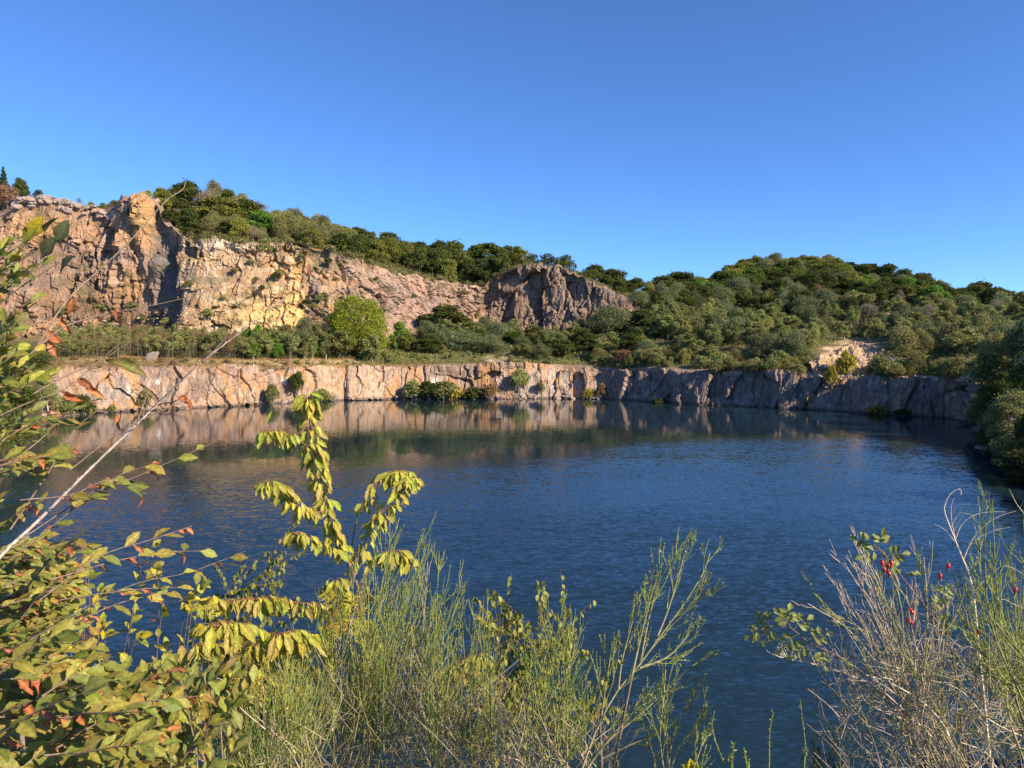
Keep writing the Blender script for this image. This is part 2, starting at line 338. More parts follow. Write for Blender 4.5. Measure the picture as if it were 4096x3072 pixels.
c *= 1 - (1 - np.array([1.0, 1.02, .86])) * (sstep(175, 195, xc) * (1 - sstep(320, 345, xc)) * ub)[:, None]
c *= 1 - (1 - np.array([.80, .80, .82])) * (sstep(325, 350, xc) * ub)[:, None]
vst = sstep(.56, .64, fbm(np.stack([q[:, 0] / 1.6, q[:, 1] / 1.6, q[:, 2] / 16], 1), 4, 367)) * ub; c = blend(c, vst * .55, (.22, .165, .13))
pink = sstep(350, 400, xc) * (1 - sstep(470, 490, xc)) * ub
c = blend(c, pink * .5, (.44, .30, .235)); c = blend(c, pink * sstep(.5, .64, n4) * .45, (.17, .13, .11))
cc = sstep(478, 492, xc) * (1 - sstep(640, 690, xc)) * ub
c = blend(c, cc * .78, (.245, .172, .125)); c = blend(c, cc * sstep(.55, .7, n2) * .7, (.27, .155, .065)); c = blend(c, cc * sstep(.52, .62, n4) * .65, (.10, .08, .075))
c = blend(c, cc * gz(585, 300, 40, 25) * .5, (.25, .195, .165))
orange = np.clip(gz(58, 228, 40, 16) + gz(145, 222, 13, 30, 4) + gz(128, 285, 18, 18) * .7, 0, 1)
c = blend(c, orange * ub * (.35 + .6 * sstep(.35, .6, n2)), (.50, .29, .12))
yel = np.clip(gz(281, 312, 26, 24) * .9 + gz(297, 292, 8, 28) + gz(245, 322, 40, 24) * .55 + gz(262, 340, 12, 14) * .7, 0, 1) * ub
c = blend(c, yel * sstep(.36, .56, n2 * .6 + n3 * .4) * .85, (.78, .53, .19))
c = blend(c, gz(225, 300, 55, 50) * ub * sstep(.45, .6, n3) * .7, (.60, .46, .30))
c = blend(c, gz(228, 244, 36, 4.5) * ub * .8, (.70, .58, .46))
dark = np.clip(gz(167 - 0, 290, 13, 52, 4) + gz(316, 304, 6, 24), 0, 1) * ub
c = blend(c, dark * .88, (.125, .11, .11))
c = blend(c, dark * sstep(.55, .65, n3) * .6, (.26, .23, .22))
mossy = sstep(.55, .63, fbm(q / np.array([6, 6, 2.5]), 4, 341)) * ub * (1 - cc * .8)
c = blend(c, mossy * .62, (.17, .14, .07))
brown = gz(95, 310, 60, 16) * ub
c = blend(c, brown * sstep(.4, .6, n1 * .5 + n3 * .5) * .75, (.20, .115, .07))
# lower quarry wall: warm on the left, slate with pale lime runs on the right
wl = 1 - ub
rw = sstep(560, 640, xc) * wl
c = c * (1 - .14 * (wl * (1 - rw))[:, None]); c = blend(c, wl * (1 - rw) * sstep(.42, .6, n1) * .5, (.46, .31, .18))
c = blend(c, wl * gz(360, 385, 60, 30, 4) * .55, (.58, .41, .27))
c = blend(c, wl * gz(115, 388, 30, 16, 4) * .7, (.33, .29, .28)); c = blend(c, wl * gz(133, 385, 4, 18, 4) * .7, (.50, .30, .12))
c = blend(c, rw * .88, (.26, .195, .155)); c = blend(c, rw * sstep(.5, .64, n2) * .6, (.35, .23, .135)); c = blend(c, rw * sstep(.52, .62, n4) * .5, (.15, .115, .10))
c = blend(c, wl * gz(545, 385, 40, 16, 4) * .6, (.50, .44, .37))
runs = sstep(.57, .63, fbm(np.stack([q[:, 0] / .55, q[:, 1] / .55, q[:, 2] / 14], 1), 3, 351)) * wl
c = blend(c, runs * .5, (.50, .41, .33))
drk = sstep(.57, .63, fbm(np.stack([q[:, 0] / .7, q[:, 1] / .7, q[:, 2] / 16], 1), 3, 361)) * wl
c = blend(c, drk * .5, (.13, .11, .10))
ora = sstep(.58, .64, fbm(np.stack([q[:, 0] / 2.2, q[:, 1] / 2.2, q[:, 2] / 12], 1), 3, 363)) * wl * (1 - rw * .6); c = blend(c, ora * .6, (.50, .27, .10))
c = blend(c, wl * np.clip(gz(128, 391, 1.6, 6) + gz(158, 381, 2.5, 2.5) + gz(286, 380, 1.2, 3) + gz(435, 382, 3.5, 4), 0, 1), (.85, .85, .82))
tide = wl * (1 - sstep(.25, .9, q[:, 2])); c = blend(c, tide * .75, (.07, .06, .055))
c = blend(c, crack * .38, (.10, .085, .075))
colsel = col[sel]; mk = np.clip(rk * 1.4, 0, 1)[:, None]
col[sel] = colsel * (1 - mk) + c * mk
# bare patches on the right-hand slope
xsf, ysf = XF, YF
def patch(x0, y0, sx, sy, k, thr=.5):
    global col
    m = np.exp(-((xsf - x0) / sx) ** 2 - ((ysf - y0) / sy) ** 2) * (Kf > 2) * (Kf < 6.6)
    m = sstep(.25, .5, m * (.3 + 1.4 * fbm(allp / 4, 4, 371)))[:, None]
    col = col * (1 - m) + m * np.array(k) * (.45 + 1.1 * fbm(allp / 1.6, 4, 377)[:, None])
patch(853, 357, 34, 17, (.56, .42, .25)); patch(820, 372, 40, 7, (.42, .31, .22)); patch(888, 308, 18, 9, (.40, .27, .22)); patch(870, 326, 9, 5, (.60, .56, .52))
patch(500, 357, 16, 5, (.48, .38, .28)); patch(832, 258, 14, 5, (.50, .36, .28)); patch(690, 312, 34, 13, (.20, .155, .14)); patch(900, 342, 9, 3, (.6, .56, .5)); patch(935, 378, 45, 3, (.50, .40, .33))
V = Pf.reshape(nr, nc, 3); COL = col.reshape(nr, nc, 3)
def strip(name, r0, r1, mat, label, cat, smooth=False):
    v = V[r0:r1 + 1].reshape(-1, 3); n = r1 - r0
    idx = np.arange((n + 1) * nc).reshape(n + 1, nc)
    f = np.stack([idx[:-1, :-1], idx[:-1, 1:], idx[1:, 1:], idx[1:, :-1]], 2).reshape(-1, 4)
    o = mesh_np(name, v, f, mat, COL[r0:r1 + 1].reshape(-1, 3), smooth)
    return tag(o, label, cat, None, 'structure')
cut = np.cumsum([0] + [s[2] for s in segs])
strip("lake_shore_cliff", 0, cut[2] + 2, M_rock, "low sheer quarry wall standing straight out of the lake below the grassy bench", "cliff")
strip("bench_ground", cut[2] + 2, cut[4] + 3, M_earth, "flat quarry bench of dry grass and soil between lake wall and upper cliffs", "ground", True)
strip("upper_cliff", cut[4] + 3, cut[5] + 4, M_rock, "tall weathered granite quarry cliff with ochre and yellow stains above the bench", "cliff")
strip("hills", cut[5] + 4, nr - 1, M_earth, "hilltop ground under the woods above the cliffs", "hill", True)
# lake
wv = np.array([[-500, -60, 0], [500, -60, 0], [500, 420, 0], [-500, 420, 0]], float)
tag(mesh_np("lake_water", wv, np.array([[0, 1, 2, 3]]), mat_water()), "deep blue quarry lake with wind ripples and a calm strip mirroring the cliffs", "lake", None, 'structure')
# near bank below the photographer
bx = np.linspace(-70, 70, 141); by = np.linspace(-60, 19, 159); BX, BY = np.meshgrid(bx, by)
def bank_z(X, Y):
    X = np.asarray(X, float); Y = np.asarray(Y, float)
    e = Y - .5 - .012 * X * X * (np.abs(X) < 30) - 10.8 * (np.abs(X) >= 30)
    z = np.where(e < 0, HCAM - 1.62 + .04 * -e, HCAM - 1.62 - .62 * e - .035 * e * e)
    return np.maximum(z, -3)
bz = bank_z(BX, BY); bp = np.stack([BX, BY, bz], 2).reshape(-1, 3)
bp[:, 2] += (fbm(bp / 2.5, 4, 401) - .5) * .5
bi = np.arange(bp.shape[0]).reshape(BX.shape)
bf = np.stack([bi[:-1, :-1], bi[:-1, 1:], bi[1:, 1:], bi[1:, :-1]], 2).reshape(-1, 4)
bc = np.array([.07, .06, .03]) + fbm(bp / .8, 4, 411)[:, None] * np.array([.07, .055, .025])
tag(mesh_np("near_bank", bp, bf, M_earth, bc, True), "steep overgrown near bank under the foreground shrubs", "ground", None, 'structure')

# ------------------------------------------------------------------ trees and shrubs across the lake
def rnd(a, b): return float(rng.uniform(a, b))
class Tubes:
    def __init__(self): self.V, self.F, self.C, self.n = [], [], [], 0
    def add(self, pts, r0, r1, col, sides=5, col1=None):
        pts = np.asarray(pts, float); m = len(pts)
        tg = np.gradient(pts, axis=0); tg /= np.linalg.norm(tg, axis=1, keepdims=True) + 1e-9
        ref = np.array([.31, .2, .93]) if abs(tg[:, 2]).mean() < .8 else np.array([.95, .3, .1])
        a = np.cross(tg, ref); a /= np.linalg.norm(a, axis=1, keepdims=True) + 1e-9; b = np.cross(tg, a)
        an = np.arange(sides) * 2 * math.pi / sides
        rr = (r0 + (r1 - r0) * np.linspace(0, 1, m) ** .7)[:, None, None]
        v = pts[:, None] + rr * (np.cos(an)[None, :, None] * a[:, None] + np.sin(an)[None, :, None] * b[:, None])
        i = np.arange(m * sides).reshape(m, sides); j = np.roll(i, -1, 1)
        self.F.append(np.stack([i[:-1], j[:-1], j[1:], i[1:]], 2).reshape(-1, 4) + self.n)
        self.V.append(v.reshape(-1, 3)); self.n += m * sides
        c = np.asarray(col, float); c1 = c if col1 is None else np.asarray(col1, float)
        t = np.linspace(0, 1, m)[:, None, None]
        self.C.append(np.broadcast_to(c * (1 - t) + c1 * t, (m, sides, 3)).reshape(-1, 3))
    def build(self, name, mat, parent=None, link=True, smooth=True):
        return mesh_np(name, np.concatenate(self.V), np.concatenate(self.F), mat, np.concatenate(self.C), smooth, parent, link)
def curve3(pts, n=12):
    """Catmull-Rom through the given points"""
    p = np.asarray(pts, float)
    if len(p) == 2: return p[0] + (p[1] - p[0]) * np.linspace(0, 1, n)[:, None]
    q = np.concatenate([[2 * p[0] - p[1]], p, [2 * p[-1] - p[-2]]]); out = []
    k = max(2, n // (len(p) - 1))
    for i in range(len(p) - 1):
        t = np.linspace(0, 1, k, endpoint=False)[:, None]; a, b, c, d = q[i:i + 4]
        out.append(.5 * (2 * b + (c - a) * t + (2 * a - 5 * b + 4 * c - d) * t * t + (3 * b - a - 3 * c + d) * t ** 3))
    return np.concatenate(out + [p[-1:]])
def leaf_cloud(cent, nrm, size, pal, wts, up=.35, asp=.6):
    """small leaf faces (kite shaped) around the given centres"""
    n = len(cent)
    d = rng.normal(size=(n, 3)); d /= np.linalg.norm(d, axis=1, keepdims=True)
    nm = nrm * .35 + d + np.array([0, 0, up]); nm /= np.linalg.norm(nm, axis=1, keepdims=True)
    a = np.cross(nm, rng.normal(size=(n, 3))); a /= np.linalg.norm(a, axis=1, keepdims=True); b = np.cross(nm, a)
    s = (size * rng.uniform(.55, 1.35, n))[:, None]
    bow = nm * s * .18
    v = np.stack([cent - a * s, cent + b * s * asp + bow, cent + a * s * rng.uniform(.8, 1.2, (n, 1)), cent - b * s * asp + bow], 1).reshape(-1, 3)
    f = np.arange(4 * n).reshape(n, 4)
    c = np.asarray(pal)[rng.choice(len(pal), n, p=np.asarray(wts) / np.sum(wts))] * rng.uniform(.7, 1.3, (n, 1))
    return v, f, np.repeat(c, 4, 0)
def ell(lobes, n, shell=.5, under=.35):
    """points through the outer part of a set of lobes (x,y,z,rx,ry,rz)"""
    L = np.asarray(lobes, float); wv_ = (L[:, 3] * L[:, 4] + L[:, 5] * (L[:, 3] + L[:, 4])); k = rng.choice(len(L), n, p=wv_ / wv_.sum())
    d = rng.normal(size=(n, 3)); d /= np.linalg.norm(d, axis=1, keepdims=True)
    low = (d[:, 2] < -.2) & (rng.random(n) > under); d[low, 2] *= -1
    lump = 1 + .35 * (fbm(d * 2.3 + L[k, :3] * 1.7, 3, 55) - .5)
    r = (shell + (1 - shell) * rng.random(n) ** .6) * lump; far_ = rng.random(n) < .10; r = np.where(far_, r * (1.1 + .4 * rng.random(n)), r)
    return L[k, :3] + d * r[:, None] * L[k, 3:], d
PAL = dict(
    oak=([(.105, .118, .030), (.080, .094, .026), (.140, .142, .034), (.18, .15, .04)], [4, 3, 2, .5]),
    oakw=([(.185, .180, .036), (.145, .150, .034), (.225, .195, .045), (.24, .17, .04)], [4, 3, 2, 1]),
    lush=([(.115, .185, .028), (.090, .150, .026), (.150, .215, .036)], [4, 3, 2]),
    birch=([(.220, .212, .080), (.180, .178, .070), (.262, .240, .088), (.29, .23, .07)], [4, 3, 2, .5]),
    willow=([(.160, .166, .078), (.190, .188, .092), (.130, .138, .064)], [3, 3, 2]),
    lime=([(.235, .250, .028), (.200, .220, .026), (.28, .27, .040), (.160, .185, .025)], [4, 3, 2, 2]),
    olive=([(.200, .175, .068), (.165, .150, .060), (.235, .195, .080), (.26, .20, .09)], [4, 3, 2, 1]),
    rust=([(.235, .130, .072), (.190, .115, .068), (.270, .160, .085), (.16, .14, .06)], [4, 3, 2, 2]),
    grey=([(.250, .205, .160), (.200, .170, .135), (.28, .24, .18), (.18, .17, .08)], [4, 3, 2, 2]),
    yellow=([(.36, .27, .04), (.28, .24, .04), (.42, .29, .04)], [3, 3, 1]),
    pine=([(.060, .082, .042), (.048, .066, .036), (.078, .096, .05)], [3, 3, 2]))
for k_ in PAL: PAL[k_] = ([tuple(min(.42, v_ * (1.0 if k_ in ('oak', 'pine') else 1.34) * h_) for v_, h_ in zip(c_, (.93, 1.06, 1.0) if k_ not in ('grey', 'rust', 'yellow') else (1, 1, 1))) for c_ in PAL[k_][0]], PAL[k_][1])
BARK = dict(oak=(.10, .085, .07), birch=(.50, .46, .40), grey=(.26, .225, .19))
def grow(kind, h, w, lobes, n, size, bark, asp=.6, up=.35, trunk=True, shell=.5, limbs=True, multi=0):
    """a template tree: trunk mesh and crown mesh standing at the origin"""
    t = Tubes(); bc_ = np.array(bark)
    if multi:
        for k in range(multi):
            x_, y_ = rnd(-.42, .42) * w, rnd(-.42, .42) * w; z_ = h * rnd(.65, .95)
            t.add(curve3([(x_, y_, -.5), (x_ + rnd(-.12, .12), y_, z_ * .5), (x_ + rnd(-.3, .3), y_ + rnd(-.2, .2), z_)], 7), .024, .008, bc_ * rnd(.55, 1.0), 4)
    elif trunk:
        base = np.array([0, 0, -.6]); top = np.array([rnd(-.3, .3), rnd(-.3, .3), h * .62])
        t.add(curve3([base, (top * .5 + base * .5) + np.array([rnd(-.2, .2), rnd(-.2, .2), 0]), top], 10), .022 * h + .05, .03, bc_, 6)
        if limbs:
            for l in lobes:
                s0 = top * rnd(.25, .8); e0 = np.array(l[:3]) + np.array([0, 0, l[5] * .4])
                t.add(curve3([s0, (s0 + e0) / 2 + np.array([0, 0, -.25]), e0], 8), .009 * h + .02, .012, bc_, 4)
                for q_ in range(3):
                    e1 = np.array(l[:3]) + rng.normal(size=3) * np.array(l[3:]) * .55
                    t.add(curve3([(s0 + e0) / 2, e1], 4), .004 * h + .012, .01, bc_, 3)
    else:
        for l in lobes:
            for q_ in range(3):
                e1 = np.array(l[:3]) + rng.normal(size=3) * np.array(l[3:]) * .5
                t.add(curve3([(rnd(-.2, .2), rnd(-.2, .2), -.4), e1 * .5 + np.array([0, 0, .2]), e1], 6), .05, .012, bc_, 4)
    tr = t.build("trunk" if trunk else "stems", M_bark, link=False)
    cen_, nr_ = ell(lobes, n, shell)
    v, f, c = leaf_cloud(cen_, nr_, size, *PAL[kind], up=up, asp=asp)
    cr = mesh_np("crown" if trunk else "foliage", v, f, M_far, c, False, link=False)
    return (tr.data, cr.data, h, w)
def oak_lobes(h, w, k=26):
    L = []
    for i in range(k):
        a = i * 2.4 + rnd(-.4, .4); rr = w * .5 * math.sqrt(i / k) * .85 * rnd(.7, 1.15); z = h * (.85 - .56 * (i / k) ** 1.3 + rnd(-.13, .09))
        s = w * rnd(.10, .24)
        L.append((rr * math.cos(a), rr * math.sin(a), z - s * .4, s, s, s * rnd(.7, .95)))
    return L
def bush_lobes(h, w, k=9):
    L = []
    for i in range(k):
        a = i * 2.4; rr = w * .5 * math.sqrt(i / k) * .75; s = w * rnd(.18, .27)
        z = max(h * (.72 - .5 * (i / k)) + rnd(-.1, .1) * h, s * .5)
        L.append((rr * math.cos(a), rr * math.sin(a), z, s, s, s * .9))
    return L
def birch_lobes(h, w, k=13):
    L = []
    for i in range(k):
        u = i / (k - 1); z = h * (.34 + .56 * u) + rnd(-.3, .3); rr = w * .5 * math.sin(math.pi * (.25 + .65 * u)) * rnd(.15, .8); a = i * 2.4 + rnd(-.5, .5)
        s = w * rnd(.13, .24) * (1.1 - .45 * u)
        L.append((rr * math.cos(a), rr * math.sin(a), z, s, s, s * rnd(.9, 1.5)))
    return L
def sapling_lobes(h, w, k=12):
    return [(w * rnd(-.45, .45), w * rnd(-.45, .45), h * rnd(.38, .92), w * .2, w * .2, h * rnd(.09, .16)) for i in range(k)]
def conifer_lobes(h, w, k=10):
    return [(rnd(-.1, .1), rnd(-.1, .1), h * (.2 + .78 * i / (k - 1)), w * .5 * (1 - .9 * i / (k - 1)), w * .5 * (1 - .9 * i / (k - 1)), h * .06) for i in range(k)]
TEMPL = {}
def templ(key, kind, h, w, fn, n, size, bark, var=3, **kw):
    TEMPL[key] = [grow(kind, h, w, fn(h, w), n, size, BARK[bark], **kw) for _ in range(var)]
templ('oak', 'oak', 9, 8.5, oak_lobes, 6500, .27, 'oak', var=5, shell=.15)
templ('oakw', 'oakw', 9, 8.5, oak_lobes, 6500, .26, 'oak', var=3, shell=.15)
templ('lush', 'lush', 9, 8, oak_lobes, 6000, .25, 'oak', var=2, shell=.2)
templ('birch', 'birch', 7.5, 5.0, birch_lobes, 6000, .15, 'birch', var=5, shell=.12, limbs=False)
templ('sapl', 'olive', 5, 3.4, sapling_lobes, 1500, .13, 'birch', var=4, shell=.1, asp=.4, multi=5)
templ('saplg', 'birch', 5, 3.4, sapling_lobes, 2000, .14, 'birch', var=3, shell=.1, multi=4)
templ('saplr', 'rust', 5, 3.2, sapling_lobes, 1200, .11, 'birch', var=3, shell=.1, asp=.35, multi=5)
templ('wil', 'willow', 6, 7, lambda h, w: bush_lobes(h, w, 16), 7500, .18, 'grey', asp=.4, shell=.15)
templ('olive', 'olive', 5, 6.5, lambda h, w: bush_lobes(h, w, 14), 5000, .18, 'grey', shell=.35, asp=.45)
templ('rust', 'rust', 4, 4.5, bush_lobes, 1500, .18, 'grey', shell=.3, asp=.35)
templ('grey', 'grey', 6, 6.5, bush_lobes, 1500, .20, 'grey', shell=.3, asp=.3)
templ('sparse', 'oak', 8, 7.5, oak_lobes, 1500, .27, 'oak', var=2)
templ('pine', 'pine', 10, 5, conifer_lobes, 3500, .28, 'oak', var=1)
def dome_lobes(h, w):
    L = [(0, 0, h * .45, w * .44, w * .44, h * .47), (w * .1, -w * .1, h * .25, w * .40, w * .40, h * .25), (-w * .12, 0, h * .28, w * .36, w * .36, h * .27)]
    for i in range(26):
        a = i * 2.4; u = (i + .5) / 26; z = h * (.9 - .8 * u); rr = w * .46 * math.sqrt(max(0, 1 - (z / h) ** 2.2)); s_ = w * rnd(.07, .12)
        L.append((rr * .9 * math.cos(a), rr * .9 * math.sin(a), z, s_, s_, s_))
    return L
templ('limeT', 'lime', 16, 15.5, dome_lobes, 30000, .20, 'grey', var=1, shell=.6)
templ('bush', 'birch', 3, 3.8, bush_lobes, 1800, .17, 'grey', trunk=False)
templ('scrub', 'olive', 1.6, 2.6, bush_lobes, 700, .15, 'grey', trunk=False)
templ('rustb', 'rust', 2.2, 3, bush_lobes, 900, .15, 'grey', trunk=False, shell=.3)
templ('yel', 'yellow', 1.4, 2.4, bush_lobes, 600, .15, 'grey', trunk=False)
templ('darkb', 'oak', 3, 3.8, bush_lobes, 1900, .18, 'grey', trunk=False)
templ('nearb', 'birch', 9, 6.5, oak_lobes, 16000, .115, 'birch', var=2)
templ('neard', 'oak', 8, 7, oak_lobes, 14000, .13, 'oak', var=2)
NAMES = dict(oak=('oak_tree', 'tree'), oakw=('oak_tree', 'tree'), lush=('broadleaf_tree', 'tree'), birch=('birch_tree', 'tree'), wil=('willow_tree', 'tree'), olive=('hawthorn_tree', 'tree'), rust=('withered_tree', 'tree'), sapl=('birch_sapling', 'sapling'), saplg=('birch_sapling', 'sapling'), saplr=('birch_sapling', 'sapling'),
    grey=('leafless_tree', 'tree'), sparse=('oak_tree', 'tree'), pine=('conifer_tree', 'tree'), limeT=('willow_tree', 'tree'), bush=('shrub', 'shrub'), scrub=('low_scrub', 'shrub'), rustb=('withered_shrub', 'shrub'), yel=('yellow_shrub', 'shrub'), darkb=('shrub', 'shrub'), nearb=('birch_tree', 'tree'), neard=('broadleaf_tree', 'tree'))
NTREE = 0
def tree(key, x, ytop, D, label, group=None, wpx=None, sink=.25, ybase=None):
    """one tree: rooted in the ground of photo column x at distance D, its top reaching photo height ytop"""
    global NTREE; NTREE += 1
    T = TEMPL[key]; tr, cr, h, w_ = T[int(rng.integers(len(T)))]
    if ybase is None: D = max(D, float(np.interp(x, xs, DK[2])) + 1.5)
    p_ = P(x, ytop, D); zb = ground(x, D) - sink if ybase is None else zpix(ybase, D) - sink
    hh = max(p_[2] - zb, .6); sz = hh / h
    sxy = sz * rnd(.85, 1.2) if wpx is None else wpx / FPX * D / w_
    sxy = min(max(sxy, sz * .45), sz * 2.6)
    nm, ct = NAMES[key]
    r = empty(nm, (p_[0], D, zb), rnd(0, 6.28), (sxy * rnd(.85, 1.2), sxy * rnd(.85, 1.2), sz)); tag(r, label, ct, group)
    for d_ in (tr, cr):
        o = bpy.data.objects.new(d_.name.split('.')[0], d_); C.objects.link(o); o.parent = r
    return r

def belt(key, n, xr, Dr, hr, label, group, wr=None, seed=0, ymin=None):
    """n trees of one stand, spread over columns xr and distances Dr (functions of x), heights hr in metres"""
    xs_ = xr[0] + (np.arange(n) + rng.uniform(.1, .9, n)) / n * (xr[1] - xr[0]); rng.shuffle(xs_)
    for i, x in enumerate(xs_):
        f = rnd(0, 1); D = Dr(x)[0] * (1 - f) + Dr(x)[1] * f
        h = rnd(*hr); zb = ground(x, D); b = math.tan(math.atan2(zb + h - HCAM, D) + TH); yt = 384 - FPX * b
        wpx = None if wr is None else rnd(*wr) / D * FPX
        tree(key if isinstance(key, str) else key[i % len(key)], x, yt, D, label, group, wpx)
def cv(k, off0, off1): return lambda x: (float(np.interp(x, xs, DK[k])) + off0, float(np.interp(x, xs, DK[k])) + off1)
def mix2(k0, k1, f0, f1):
    def g(x):
        a = float(np.interp(x, xs, DK[k0])); b = float(np.interp(x, xs, DK[k1])); return (a + (b - a) * f0, a + (b - a) * f1)
    return g
# --- left skyline
tree('pine', 3, 168, 252, "dark conifer on the skyline at the far left edge", wpx=17)
tree('oak', 20, 177, 254, "rounded dark tree beside the conifer on the left skyline", wpx=17)
tree('rust', 7, 184, 246, "bare reddish brown tree in front of the conifer at the far left", wpx=24)
tree('rust', -4, 192, 246, "bare brown tree cut by the left edge below the conifer", wpx=20)
tree('sparse', 38, 189, 250, "small lone tree above the rubble on the left cliff top", wpx=13)
tree('grey', 79, 197, 248, "tiny pale leafless tree on the left skyline", wpx=7)
tree('bush', 91, 201, 246, "tiny green shrub on the left skyline left of the rock pillar", wpx=6)
tree('bush', 103, 203, 246, "faint low shrub on the skyline in the dip beside the rock pillar", wpx=9)
tree('olive', 114, 200, 247, "small grey shrub against the sky just left of the rock pillar", wpx=9)
tree('bush', 148, 189, 246, "small dark bush on top of the ochre rock pillar", wpx=8)
tree('oakw', 160, 186, 250, "small airy tree at the back of the ochre rock pillar", wpx=14)
tree('oakw', 166, 190, 246, "yellowish tree leaning out at the left end of the hilltop wood", wpx=22)
tree('oak', 186, 178, 256, "tall dark oak crowning the left hill beside the rock pillar", wpx=36)
tree('oak', 176, 196, 246, "dark oak hanging over the cleft below the tall skyline oak", wpx=26)
tree('olive', 214, 180, 266, "greyish tree top on the left hill crest right of the tall oak", wpx=20)
tree('grey', 203, 188, 258, "grey leafless tree between the tall oak and the yellow green tree", wpx=26)
tree('grey', 197, 206, 250, "grey leafless bush at the foot of the tall skyline oak", wpx=24)
tree('oak', 228, 188, 258, "small dark tree top above the yellow green tree", wpx=18)
tree('oakw', 219, 196, 242, "large yellow green oak on the edge of the left hill wood", wpx=48)
tree('oakw', 205, 220, 234, "yellow green bush spilling over the cliff left of the large yellow green oak", wpx=26)
tree('oak', 248, 196, 246, "dark green oak right of the large yellow green oak", wpx=34)
tree('lush', 262, 210, 238, "bright green tree standing on the pale cliff top", wpx=36)
tree('olive', 207, 234, 230, "scrubby olive bush on the cliff edge above the dark cleft", wpx=30)
tree('olive', 238, 236, 231, "flat brown scrub tree under the large yellow green oak", wpx=30)
tree('bush', 266, 240, 226, "lone dark green bush on the pale rock below the bright green tree", wpx=18, ybase=256)
belt(('olive', 'olive', 'grey'), 22, (205, 345), mix2(5, 6, .45, .95), (6, 9), "grey green thorn tree in the thicket on the brow of the left hill", "thorn trees on the brow of the left hill", (6, 9))
belt(('olive', 'olive', 'oakw'), 20, (262, 352), mix2(5, 6, .06, .5), (5, 8.5), "olive thorn tree on the left hill slope just above the rock face", "thorn trees on the slope above the pale rock face", (5.5, 8.5))
belt('scrub', 12, (186, 352), mix2(5, 6, .0, .1), (1.2, 2.2), "low olive scrub along the top edge of the pale rock face", "scrub along the edge of the pale rock face")
belt(('scrub', 'darkb', 'scrub'), 46, (188, 480), mix2(4, 5, .12, .92), (.8, 2.0), "dark scrub tuft growing on a ledge of the upper cliff", "scrub tufts on the ledges of the upper cliff")
# --- middle skyline wood
for x, y, wd, k, lb in [(341, 224, 22, 'oakw', "yellowish oak where the thorn thicket meets the skyline wood"), (357, 226, 26, 'oak', "broad dark oak at the left end of the skyline wood"), (372, 232, 17, 'birch', "pale leaved birch in the skyline wood beside the broad dark oak"),
        (387, 231, 24, 'oak', "oak with a pointed top right of the pale skyline birch"), (404, 240, 20, 'oakw', "lower oak in the dip of the skyline wood"), (420, 239, 26, 'oak', "oak with a flat rounded crown in the middle of the skyline wood"), (438, 238, 24, 'oak', "oak with a narrow dark crown in the middle of the skyline wood"),
        (455, 238, 24, 'oak', "tall oak with an open crown in the skyline wood"), (467, 252, 16, 'grey', "grey leafless tree in front of the skyline wood"), (485, 241, 40, 'oak', "huge round oak in the skyline wood left of the dark dome cliff"), (506, 252, 24, 'oak', "oak leaning down towards the left shoulder of the dark dome cliff"), (518, 257, 16, 'oak', "small oak behind the left shoulder of the dark dome cliff"),
        (531, 252, 18, 'sparse', "thin see through oak behind the top of the dark dome cliff"), (547, 252, 20, 'sparse', "middle one of the thin oaks behind the dark dome cliff"), (565, 253, 22, 'sparse', "thin oak at the right of the three behind the dark dome cliff"),
        (577, 270, 12, 'bush', "small bush on the right shoulder of the dark dome cliff"), (594, 263, 28, 'oak', "dark oak alone on the skyline right of the dark dome cliff"), (614, 267, 26, 'oak', "second dark oak right of the dark dome cliff"), (635, 276, 20, 'oak', "low oak at the end of the row right of the dark dome cliff"),
        (649, 281, 12, 'olive', "brownish tree in the gap between the skyline oaks and the right hill"), (664, 274, 28, 'oak', "dark oak at the left foot of the right hill"), (680, 271, 28, 'oak', "dark rounded oak on the left shoulder of the right hill")]:
    tree(k, x, y, float(np.interp(x, xs, DK[6])) - 4, lb, wpx=wd * 1.18)
belt(('oak', 'oak', 'oakw'), 24, (340, 520), mix2(5, 6, .08, .7), (7.5, 10.5), "dark oak in the closed front row of the skyline wood above the pink cliff", "oaks in the front row of the skyline wood", (7, 10))
belt('oak', 5, (585, 650), mix2(5, 6, .15, .7), (4.5, 6.5), "low dark oak in front of the skyline row right of the dome cliff", "low oaks right of the dome cliff", (6, 8))
tree('olive', 467, 269, 300, "olive bush at the foot of the skyline wood", wpx=20)
belt('scrub', 14, (345, 490), mix2(5, 6, .0, .12), (1.2, 2.4), "low scrub on the top edge of the pink cliff", "scrub on the edge of the pink cliff")
